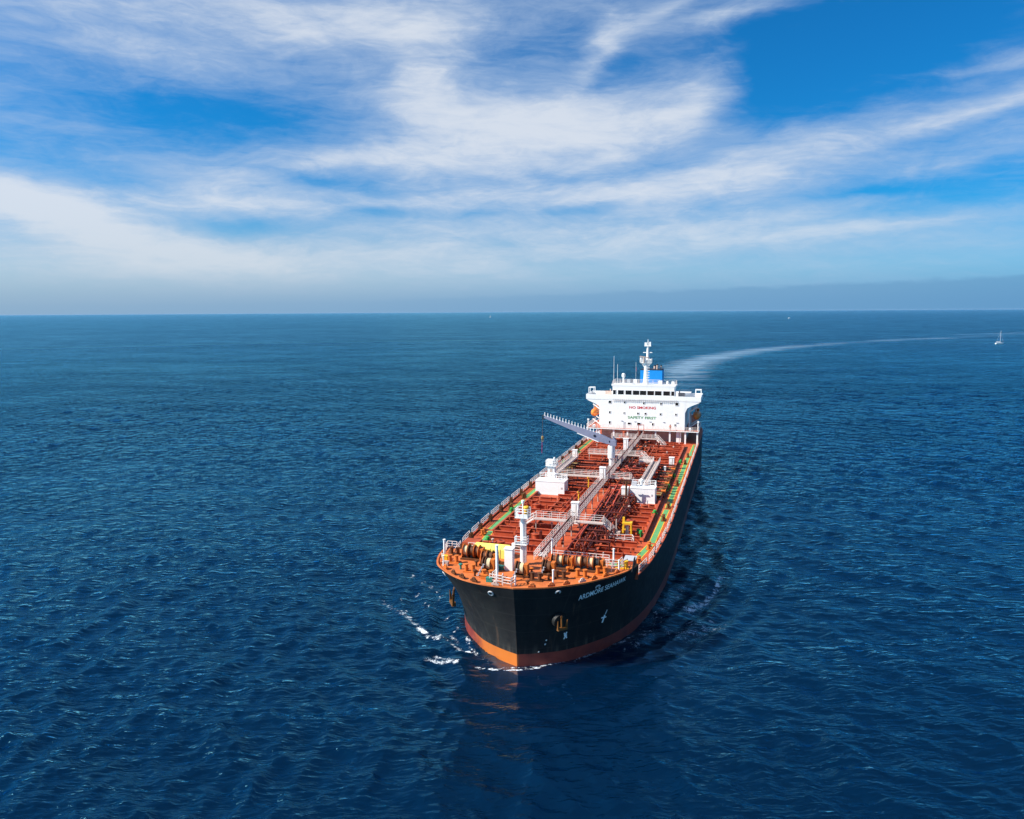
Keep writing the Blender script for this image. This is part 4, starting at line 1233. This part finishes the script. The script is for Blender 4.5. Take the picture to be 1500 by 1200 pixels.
# yellow cover lying across the break to starboard, with loose gear on the foredeck
def world_of(p):
    return (Matrix.Translation(SHIP.location) @ Matrix.Rotation(SHIP_ROT, 4, 'Z')) @ Vector(p)
def loose(name, label, cat, p, group=None):
    r = bpy.data.objects.new(name, None); COL.objects.link(r)
    r.location = world_of(p); r.rotation_euler = (0, 0, SHIP_ROT)
    tag(r, label, cat, group)
    return r
r = loose("covered_crate", "long crate under a lemon yellow cover behind the starboard mooring winches", "crate", (155.3, -6.9, ZF))
g = MB(); g.prism([(-.9, 0.02), (.9, 0.02), (.85, 1.25), (.3, 1.55), (-.8, 1.6)], 'y', -2.7, 2.5); g.build("canvas_cover", M['lemon'], r)
g = MB()
for y in (-1.6, 0, 1.5): g.bar((.91, y, .02), (.86, y, 1.25), .07, .02); g.bar((.86, y, 1.262), (.3, y, 1.565), .07, .02)
g.build("strap", M['olive'], r)

# ---- accommodation
AF = 41.0        # front of the house
ZU = 12.7        # upper deck
g = MB(); g.box(14, AF - 2.2, -12, 12, ZD, ZU - .25)
g.build("lower_house", M['cream'], SHIP)
g = MB(); g.prism([(AF + 1.1, -16.0), (AF + 1.1, 16.0), (28, 15.9), (20, 14.6), (4, 11.5), (4, -11.5), (20, -14.6), (28, -15.9)], 'z', ZU - .24, ZU)
ud = g.build("upper_deck", M['white'], SHIP)
g = MB(); g.add([(AF + .95, -15.8, ZU + .006), (AF + .95, 15.8, ZU + .006), (28, 15.7, ZU + .006), (20, 14.4, ZU + .006), (4, 11.3, ZU + .006), (4, -11.3, ZU + .006), (20, -14.4, ZU + .006), (28, -15.7, ZU + .006)], [tuple(range(8))]); g.build("deck_covering", M['deck'], ud)
for y in (-15.6, -12.5, -8, -4, 4, 8, 12.3, 15.6):
    g = MB(); g.box(AF + .3, AF + .7, y - .22, y + .22, ZD, ZU - .242); g.build("support", M['white'], ud)
for pts in ([(AF + 1.0, -15.9, ZU), (AF + 1.0, -1.4, ZU)], [(AF + 1.0, 1.6, ZU), (AF + 1.0, 15.9, ZU)], [(AF + 1.0, 15.9, ZU), (28.2, 15.8, ZU)], [(AF + 1.0, -15.9, ZU), (28.2, -15.8, ZU)]):
    g = MB(); g.rail(pts, 1.1, 1.6, .07, 3); g.build("railing", M['rail'], ud)
g = MB(); g.box(14, AF, -12.0, 12.0, ZU, 21.0)
house = g.build("accommodation_block", M['white'], SHIP)
def window(y, z, w, h, x=AF, parent=house):
    g = MB()
    for (a, b, c, d_) in ((y - w / 2 - .1, y + w / 2 + .1, z + h / 2, z + h / 2 + .1), (y - w / 2 - .1, y + w / 2 + .1, z - h / 2 - .1, z - h / 2), (y - w / 2 - .1, y - w / 2, z - h / 2, z + h / 2), (y + w / 2, y + w / 2 + .1, z - h / 2, z + h / 2)):
        g.box(x, x + .07, a, b, c, d_)
    g.box(x + .004, x + .02, y - w / 2, y + w / 2, z - h / 2, z + h / 2)
    o = g.build("window", M['white'], parent)
    o.data.materials.append(M['glass'])
    for p_ in list(o.data.polygons)[-6:]: p_.material_index = 1
    return o
def hy_(xpx): return (xpx - 941.0) / 5.16
for (px_, zz, w, h) in ((893, 20.3, .75, .7), (915, 20.3, .45, .5), (943.3, 20.2, .45, .5), (968.3, 20.2, .45, .55), (991.2, 20.2, .85, .75),
                        (893, 17.3, .45, .55), (914.5, 17.2, .42, .4), (935, 17.2, .5, .5), (946, 17.2, .5, .55), (968, 17.2, .5, .5), (990.2, 17.25, .42, .55),
                        (893, 14.3, .5, .75), (922.4, 14.2, .95, .55), (936.5, 14.2, .95, .65), (957, 14.2, .45, .75), (989.4, 14.2, .35, .6)):
    window(hy_(px_), zz, w, h)
for (px_, z) in ((911, 14.9), (931, 14.8), (953, 14.9), (973, 14.9), (992, 14.9)):
    y = hy_(px_); g = MB(); g.box(AF + .004, AF + .16, y - .3, y + .3, z, z + .12); g.build("lamp_bracket", M['lgrey'], house)
g = MB(); y = hy_(915); g.box(AF + .004, AF + .05, y - .3, y + .3, ZU + .1, ZU + 1.9); g.build("door", M['lgrey'], house)
def wall_text(s, y0, y1, z, size, mat, name):
    me = text_mesh(s, size, bold=size * .03)
    xs_ = [v.co.x for v in me.vertices]; a, b = min(xs_), max(xs_)
    for v in me.vertices:
        u = (v.co.x - a) / (b - a)
        v.co = Vector((AF + .02, y0 + (y1 - y0) * u, z + v.co.y))
    me.materials.append(mat)
    o = bpy.data.objects.new(name, me); COL.objects.link(o); o.parent = house
wall_text("NO SMOKING", hy_(922), hy_(961.2), 18.85, 1.0, M['redtext'], "warning_letters")
wall_text("SAFETY FIRST", hy_(920), hy_(962), 15.95, 1.0, M['greentext'], "safety_letters")
# bridge deck with wings
g = MB(); g.box(29, AF + .05, -16.3, 16.3, 21.002, 21.25)
bd = g.build("bridge_deck", M['white'], SHIP)
g = MB()
g.box(AF - .07, AF + .05, -16.3, 16.3, 21.252, 22.4)
for s in (1, -1): g.box(31, AF - .072, s * 16.18, s * 16.3, 21.252, 22.4); g.box(31, 31.12, s * 9.1, s * 16.178, 21.252, 22.4)
g.build("bulwark", M['white'], bd)
for s in (1, -1):
    g = MB()
    g.prism([(s * 12.002, 20.998), (s * 16.2, 20.998), (s * 15.7, 20.6), (s * 13.6, 19.7), (s * 12.6, 19.1), (s * 12.002, 17.7)], 'x', AF - .5, AF - .02); g.build("wing_bracket", M['white'], bd)
    g = MB(); c = s * 15.1
    for (a, b) in (((38, s * 14.6, 22.4), (38, s * 14.6, 24.1)), ((38, s * 16.1, 22.4), (38, s * 16.1, 24.1)), ((38, s * 14.6, 24.05), (38, s * 16.1, 24.05)), ((36, s * 14.6, 22.4), (36, s * 14.6, 24.1)), ((36, s * 16.1, 22.4), (36, s * 16.1, 24.1)), ((36, s * 14.6, 24.05), (38, s * 14.6, 24.05)), ((36, s * 16.1, 24.05), (38, s * 16.1, 24.05)), ((36, s * 14.6, 24.05), (36, s * 16.1, 24.05))):
        g.bar(a, b, .16)
    g.build("awning_frame", M['white'], bd)
    g = MB(); g.cbox((36, s * 10.6, 22.3), (1.2, 1.8, 1.3)); g.tube((36, s * 10.0, 22.95), (36, s * 10.0, 23.6), .16, 8)
    g.build("deck_box", M['cream'], bd)
g = MB(); g.rail([(AF + .22, -8.3, 20.55), (AF + .22, 9.7, 20.55)], .75, .55, .05, 2)
for y in np.arange(-8.3, 9.8, 1.8): g.bar((AF, y, 20.6), (AF + .22, y, 20.6), .05)
g.build("window_washing_rail", M['lgrey'], bd)
# wheelhouse
g = MB(); g.box(34.6, AF - .12, -8.6, 8.9, 21.252, 25.0)
wh = g.build("wheelhouse", M['white'], SHIP)
for (a, b, gm) in ((897.5, 901.8, 1), (904.8, 913.6, 0), (916, 925, 0), (927, 936.5, 0), (937.3, 946.6, 0), (948.2, 958, 0), (959.3, 968.8, 0), (971.3, 981, 0), (982.8, 987.2, 0)):
    ya, yb = hy_(a), hy_(b)
    window((ya + yb) / 2, 23.15, yb - ya - .02, 1.25, AF - .12, wh)
g = MB(); g.box(34.2, AF - .08, -8.9, 9.2, 25.002, 25.3); g.box(AF - .2, AF - .08, -8.9, 9.2, 25.302, 25.6); rf = g.build("roof", M['white'], wh)
g = MB(); g.rail([(AF - 2, -8.8, 25.3), (34.5, -8.8, 25.3), (34.5, 9.1, 25.3), (AF - 2, 9.1, 25.3)], 1.1, 1.4, .07, 3); g.rail([(AF - .3, -8.7, 25.4), (AF - .3, 9.0, 25.4)], .75, 1.5, .045, 2); g.build("railing", M['rail'], wh)
g = MB(); g.tube((38, -5.9, 25.3), (38, -5.9, 27.3), .22, 10); g.lathe((38, -5.9, 27.2), (0, 0, 1), [(0, .3), (.2, .5), (1.0, .5), (1.25, .2)], 12); g.build("satellite_dome", M['white'], wh, smooth=True)
g = MB(); g.cbox((38.5, -4.3, 26.3), (.8, .9, .9)); g.build("light_box", M['lgrey'], wh)
for (y, w, h) in ((-2.6, 1.0, 1.3), (4.6, 1.0, 1.1), (6.6, .5, 1.0), (8.2, .8, .9)):
    g = MB(); g.cbox((37, y, 25.3 + h / 2), (.8, w, h)); g.build("roof_locker", M['white'], wh)
for (y, h) in ((-9.4, 11.2), (-8.3, 8.8)):
    g = MB(); g.tube((34, y, 22.0), (34, y, 22.0 + h), .06, 6, .03); g.build("whip_antenna", M['white'], wh)
# radar mast
X0, Y0 = 37.2, .45
g = MB(); g.lathe((X0, Y0, 25.3), (0, 0, 1), [(0, .95), (1.2, .65), (5.2, .52), (6.3, .50)], 12)
rm = g.build("radar_mast", M['white'], SHIP, smooth=True)
g = MB(); g.box(X0 - .9, X0 + .9, Y0 - 1.5, Y0 + 1.7, 31.5, 31.65); g.prism([(Y0 - 1.4, 31.498), (Y0 + 1.6, 31.498), (Y0 + .5, 30.2), (Y0 - .5, 30.2)], 'x', X0 - .3, X0 + .3)
g.rail([(X0 + .85, Y0 - 1.45, 31.65), (X0 + .85, Y0 + 1.65, 31.65), (X0 - .85, Y0 + 1.65, 31.65), (X0 - .85, Y0 - 1.45, 31.65), (X0 + .85, Y0 - 1.45, 31.65)], 1.05, .8, .07, 3); g.build("radar_platform", M['white'], rm)
g = MB(); g.box(X0 + .3, X0 + .8, Y0 - 1.7, Y0 - .9, 31.652, 33.); g.box(X0 - .2, X0 + .4, Y0 + .5, Y0 + 1.6, 31.652, 32.6); g.build("signal_box", M['white'], rm)
g = MB(); g.bar((X0 + 1.1, Y0 - 1.7, 33.4), (X0 + 1.1, Y0 + .8, 33.1), .25, .3); g.tube((X0 + 1.1, Y0 - .5, 31.6), (X0 + 1.1, Y0 - .5, 33.2), .2, 8); g.build("radar_scanner", M['cream'], rm)
g = MB(); g.lathe((X0, Y0 + .45, 31.652), (0, 0, 1), [(0, .50), (3.0, .36), (4.9, .30)], 10); g.bar((X0, Y0 - .9, 34.5), (X0, Y0 + 1.7, 34.5), .22); g.bar((X0, Y0 + .45, 31.7), (X0, Y0 + .45, 37.3), .34); g.build("topmast", M['white'], rm, smooth=True)
g = MB(); g.box(X0 - .5, X0 + .5, Y0 - .55, Y0 + 1.4, 36.3, 36.374); g.box(X0 - .3, X0 + .3, Y0 - .5, Y0 + .2, 36.376, 37.354); g.box(X0 - .3, X0 + .3, Y0 + .8, Y0 + 1.3, 36.376, 37.54); g.lathe((X0, Y0 + .45, 37.354), (0, 0, 1), [(0, .12), (1.0, .05)], 6); g.build("light_cluster", M['white'], rm)
g = MB()
for k in range(9): g.bar((X0 + .62, Y0 + .3, 26.6 + k * .7), (X0 + .62, Y0 + 1.1, 26.6 + k * .7), .14)
g.build("ladder", M['white'], rm)
# courtesy flag flying from the halyard
r = loose("signal_flag", "small dark red flag flying at the starboard halyard of the white radar mast", "flag", (36.2, -2.6, 30.2))
g = MB(); vs = []
for k in range(6):
    for z in (0, -1.0): vs.append((-.25 * k, .08 * math.sin(k * 1.4), z - .05 * k))
g.add(vs, [(2 * k, 2 * k + 1, 2 * k + 3, 2 * k + 2) for k in range(5)]); g.build("cloth", M['flag'], r)
g = MB(); g.tube((0.02, .02, 1.4), (0.02, .02, -6), .025, 5); g.build("halyard", M['white'], r)
# funnel
fx0, fx1 = 10.0, 15.5
g = MB(); g.box(fx0, fx1, -4.0, 2.9, ZU + 4, 27.65)
fn = g.build("funnel", M['blue'], SHIP)
g = MB(); g.box(fx0 - .03, fx1 - .05, -3.9, 2.8, 27.652, 27.95); g.build("funnel_top", M['navy'], fn)
for (x, y, h, r_) in ((14.2, 1.2, 1.25, .30), (13.6, 2.35, .95, .28), (12, .2, .8, .4)):
    g = MB(); g.lathe((x, y, 27.952), (0, 0, 1), [(0, r_), (h, r_), (h + .02, r_ * .8)], 10); o = g.build("exhaust_pipe", M['cream'], fn, smooth=True)
    h2 = MB(); h2.lathe((x, y, 27.98 + h), (0, 0, 1), [(0, r_ * .9), (.3, r_ * .85)], 10); h2.build("pipe_mouth", M['black'], o)
g = MB(); g.box(3, 18, -9, 9, ZU, ZU + 4.0); g.build("engine_casing", M['white'], SHIP)

# lifeboats in their davits
def lifeboat(y, label, s):
    r = loose("lifeboat", label, "lifeboat", (33.5, y, 16.3), "enclosed lifeboats in the davits")
    prof = []
    n = 13; m_ = 16; vs = []
    for i in range(n):
        t = -1 + 2 * i / (n - 1); k = max(0.03, (1 - abs(t) ** 2.6)) ** .55
        for j in range(m_):
            a = 2 * math.pi * j / m_
            yy = math.cos(a) * 1.15 * k; zz = math.sin(a)
            zz = zz * (1.15 if zz > 0 else 1.25) * (k * .8 + .2)
            vs.append((t * 3.9, yy, zz))
    fs = [(i * m_ + j, i * m_ + (j + 1) % m_, (i + 1) * m_ + (j + 1) % m_, (i + 1) * m_ + j) for i in range(n - 1) for j in range(m_)]
    fs += [tuple(range(m_)), tuple(range((n - 1) * m_, n * m_))]
    g = MB(); g.add(vs, fs); g.build("shell", M['boat'], r, smooth=True)
    g = MB(); g.box(-2.6, -.9, -.55, .55, 1.0, 1.75); g.build("conning_tower", M['boat'], r)
    g = MB(); g.box(-.88, -.86, -.4, .4, 1.25, 1.6)
    for e in (-1.6, 0, 1.4): g.box(e - .25, e + .25, s * 1.02, s * 1.10, .35, .65)
    g.build("window", M['glass'], r)
    g = MB(); g.ring((0, 0, -.05), (0, 0, 1), 1.0, .01, 4, 3)
    g2 = MB()
    for e in (1, -1): g2.bar((-3.2, e * 1.14, 0), (3.2, e * 1.14, 0), .08, .14)
    g2.build("rubbing_strake", M['black'], r)
    for x in (-2.8, 2.8):
        g = MB(); yi = y - s * 1.9
        g.bar((33.5 + x, yi, ZU), (33.5 + x, yi, 17.5), .35); g.bar((33.5 + x, yi, 17.5), (33.5 + x, y + s * .2, 19.0), .35); g.tube((33.5 + x, y, 18.9), (33.5 + x, y, 17.6), .05, 5)
        g.bar((33.5 + x, yi, ZU + .3), (33.5 + x, y + s * .3, ZU + 1.9), .3)
        g.build("davit_arm", M['white'], SHIP)
lifeboat(-14.9, "orange enclosed lifeboat lit by the sun, hanging on the left of the white house", -1)
lifeboat(14.9, "orange enclosed lifeboat in shade, hanging on the right of the white house", 1)
for (y, x, h) in ((-15.7, 40.6, 2.2), (15.7, 40.6, 2.6)):
    g = MB(); g.tube((x, y, ZU), (x, y, ZU + h), .14, 6); g.cbox((x, y, ZU + h), (.4, .5, .4)); g.build("deck_light_post", M['white'], ud)
for (x, y) in ((41.5, -13.8), (41.5, 13.6)):
    g = MB(); g.lathe((x, y, ZU + .5), (1, 0, 0), [(-.5, .2), (-.45, .42), (.45, .42), (.5, .2)], 12); g.build("life_raft_canister", M['white'], SHIP, smooth=True)
# gear just ahead of the house
for (x, y, h, m_) in ((44.0, -4.5, 3.4, 'red'), (45.5, 0.2, 4.0, 'dred'), (46.5, -5.2, 2.6, 'red'), (44, 3.2, 2.9, 'dred')):
    g = MB(); g.box(x - .8, x + .8, y - 1.2, y + 1.2, ZD, ZD + h * .6); g.tube((x, y, ZD + h * .6), (x, y, ZD + h), .5, 10); g.bar((x, y - 1.0, ZD + h), (x, y + 1.0, ZD + h), .14); g.build("pump_tower", M[m_], SHIP)
g = MB(); 
for y in (-.6, .9): g.bar((43.5, y, ZC), (43.5, y, ZC + 3.2), .14)
g.bar((43.5, -.6, ZC + 3.1), (43.5, .9, ZC + 3.1), .14); g.build("gate_frame", M['red'], SHIP)

# crew member by the house front
def person(p, label, yaw):
    r = bpy.data.objects.new("person", None); COL.objects.link(r)
    r.location = world_of(p); r.rotation_euler = (0, 0, SHIP_ROT + yaw)
    tag(r, label, "person")
    J = {'pel': (0, 0, .95, .15), 'waist': (0, 0, 1.12, .14), 'chest': (.01, 0, 1.34, .165), 'neck': (.01, 0, 1.50, .065), 'head': (.02, 0, 1.60, .095), 'top': (.01, 0, 1.72, .085),
         'hl': (0, .10, .88, .10), 'kl': (.04, .12, .49, .07), 'al': (-.02, .12, .09, .05), 'tl': (.15, .14, .04, .045),
         'hr': (0, -.10, .88, .10), 'kr': (.01, -.12, .49, .07), 'ar': (-.04, -.12, .09, .05), 'tr': (.13, -.14, .04, .045),
         'sl': (0, .20, 1.42, .075), 'el': (-.03, .27, 1.14, .055), 'wl': (.08, .27, .90, .04), 'fl': (.13, .26, .80, .035),
         'sr': (0, -.20, 1.42, .075), 'er': (-.02, -.28, 1.14, .055), 'wr': (.14, -.22, .96, .04), 'fr': (.22, -.20, .92, .035)}
    E = [('pel', 'waist'), ('waist', 'chest'), ('chest', 'neck'), ('neck', 'head'), ('head', 'top'), ('pel', 'hl'), ('hl', 'kl'), ('kl', 'al'), ('al', 'tl'), ('pel', 'hr'), ('hr', 'kr'), ('kr', 'ar'), ('ar', 'tr'),
         ('chest', 'sl'), ('sl', 'el'), ('el', 'wl'), ('wl', 'fl'), ('chest', 'sr'), ('sr', 'er'), ('er', 'wr'), ('wr', 'fr')]
    ks = list(J); me = bpy.data.meshes.new("body")
    me.from_pydata([J[k][:3] for k in ks], [(ks.index(a), ks.index(b)) for a, b in E], [])
    o = bpy.data.objects.new("body", me); COL.objects.link(o); o.parent = r
    sk = o.modifiers.new("skin", 'SKIN'); sub = o.modifiers.new("sub", 'SUBSURF'); sub.levels = sub.render_levels = 2
    for k, v in zip(ks, me.skin_vertices[0].data): v.radius = (J[k][3], J[k][3])
    me.skin_vertices[0].data[0].use_root = True
    dg = bpy.context.evaluated_depsgraph_get(); dg.update()
    m2 = bpy.data.meshes.new_from_object(o.evaluated_get(dg)); o.modifiers.clear(); o.data = m2
    m2.materials.clear(); m2.materials.append(M['coverall']); m2.materials.append(M['skin']); m2.materials.append(M['black'])
    for pl in m2.polygons:
        c = pl.center; pl.use_smooth = True
        if c.z > 1.53: pl.material_index = 1
        elif c.z < .10: pl.material_index = 2
        elif abs(c.y) > .17 and c.z < .94: pl.material_index = 1
    g = MB(); g.lathe((.015, 0, 1.66), (0, 0, 1), [(0, .125), (.02, .125), (.08, .12), (.15, .07), (.165, .01)], 14); g.build("helmet", M['black'], r, smooth=True)
person((41.85, 8.1, ZU), "crew member in orange coveralls standing against the white house front", .2)

# ------------------------------------------------------------------ other vessels
def at_world(name, label, cat, p, rz, group=None):
    r = bpy.data.objects.new(name, None); COL.objects.link(r)
    r.location = p; r.rotation_euler = (0, 0, rz); tag(r, label, cat, group); return r
def small_hull(g, L, B, H):
    st = []
    for t in np.linspace(0, 1, 10):
        w = B / 2 * (min(1, .75 + t * 1.2) if t < .5 else max(.02, 1 - ((t - .5) / .5) ** 2.2))
        st.append((t * L - L / 2, w, H * (1 + .18 * t * t)))
    vs = []
    for (x, w, h) in st: vs += [(x, -w, h), (x, -w * .75, -.3), (x, w * .75, -.3), (x, w, h)]
    fs = []
    for i in range(9):
        for j in range(3): fs.append((4 * i + j, 4 * i + 4 + j, 4 * i + 5 + j, 4 * i + 1 + j))
        fs.append((4 * i + 3, 4 * i + 7, 4 * i + 4, 4 * i))
    fs += [(0, 1, 2, 3), (36, 37, 38, 39)]
    g.add(vs, fs)
r = YT = at_world("sailing_yacht", "white sailing yacht with bare mast near the right edge of the sea", "sailboat", (645.2, 993.8, 0), R(6))
g = MB(); small_hull(g, 13.0, 3.8, 1.5); g.build("hull", M['sail'], r)
g = MB(); g.box(-2.5, 3.0, -1.1, 1.1, 1.6, 2.4); g.box(-5, -2.6, -1.3, 1.3, 2.6, 2.75); g.build("cabin", M['sail'], r)
g = MB(); g.tube((1.0, 0, 1.6), (1.0, 0, 20.5), .16, 6, .10); g.build("mast", M['sail'], r)
g = MB(); g.tube((.9, 0, 3.2), (-4.8, 0, 3.4), .34, 8); g.build("furled_sail", M['sail'], r)
g = MB(); g.tube((6.3, 0, 1.7), (1.1, 0, 19.5), .05, 4); g.tube((-6.3, 0, 1.5), (1.0, 0, 20.3), .03, 4); g.build("stay", M['sail'], r)
YT.scale = (.85, .85, .85)
r = at_world("motor_boat", "white motor boat far off by the horizon right of the tanker's mast", "motorboat", (1452.2, 3947.5, 0), R(200))
g = MB(); small_hull(g, 17, 4.6, 2.2); g.build("hull", M['sail'], r)
g = MB(); g.box(-5, 3.5, -1.7, 1.7, 2.2, 4.4); g.box(-3.5, 1.0, -1.5, 1.5, 4.402, 5.6); g.build("cabin", M['sail'], r)
r = at_world("distant_sailboat", "tiny pale sailboat on the horizon left of the tanker's mast", "sailboat", (-170.4, 6037.3, 0), R(170))
g = MB(); small_hull(g, 15, 4.2, 1.8); g.build("hull", M['sail'], r)
g = MB(); g.prism([(.5, 2.5), (-6.5, 3.2), (.3, 19)], 'y', -.06, .06); g.build("sail", M['lgrey'], r)
g = MB(); g.tube((.7, 0, 1.8), (.7, 0, 20), .14, 6); g.build("mast", M['sail'], r)

# ------------------------------------------------------------------ sea haze: one even body of air round camera, ship and sea
g = MB(); g.box(-42000, 42000, -42000, 42000, -6.0, 50.0)
mt, n, out = new_mat("sea_haze_air")
pv = n.node('ShaderNodeVolumePrincipled')
pv.inputs['Color'].default_value = (.30, .50, .75, 1)
pv.inputs['Density'].default_value = 0.8e-5
pv.inputs['Anisotropy'].default_value = 0.0
mt.node_tree.links.new(pv.outputs[0], out.inputs['Volume'])
hz_o = g.build("haze", mt)
tag(hz_o, kind='stuff')
SC.cycles.volume_bounces = 0
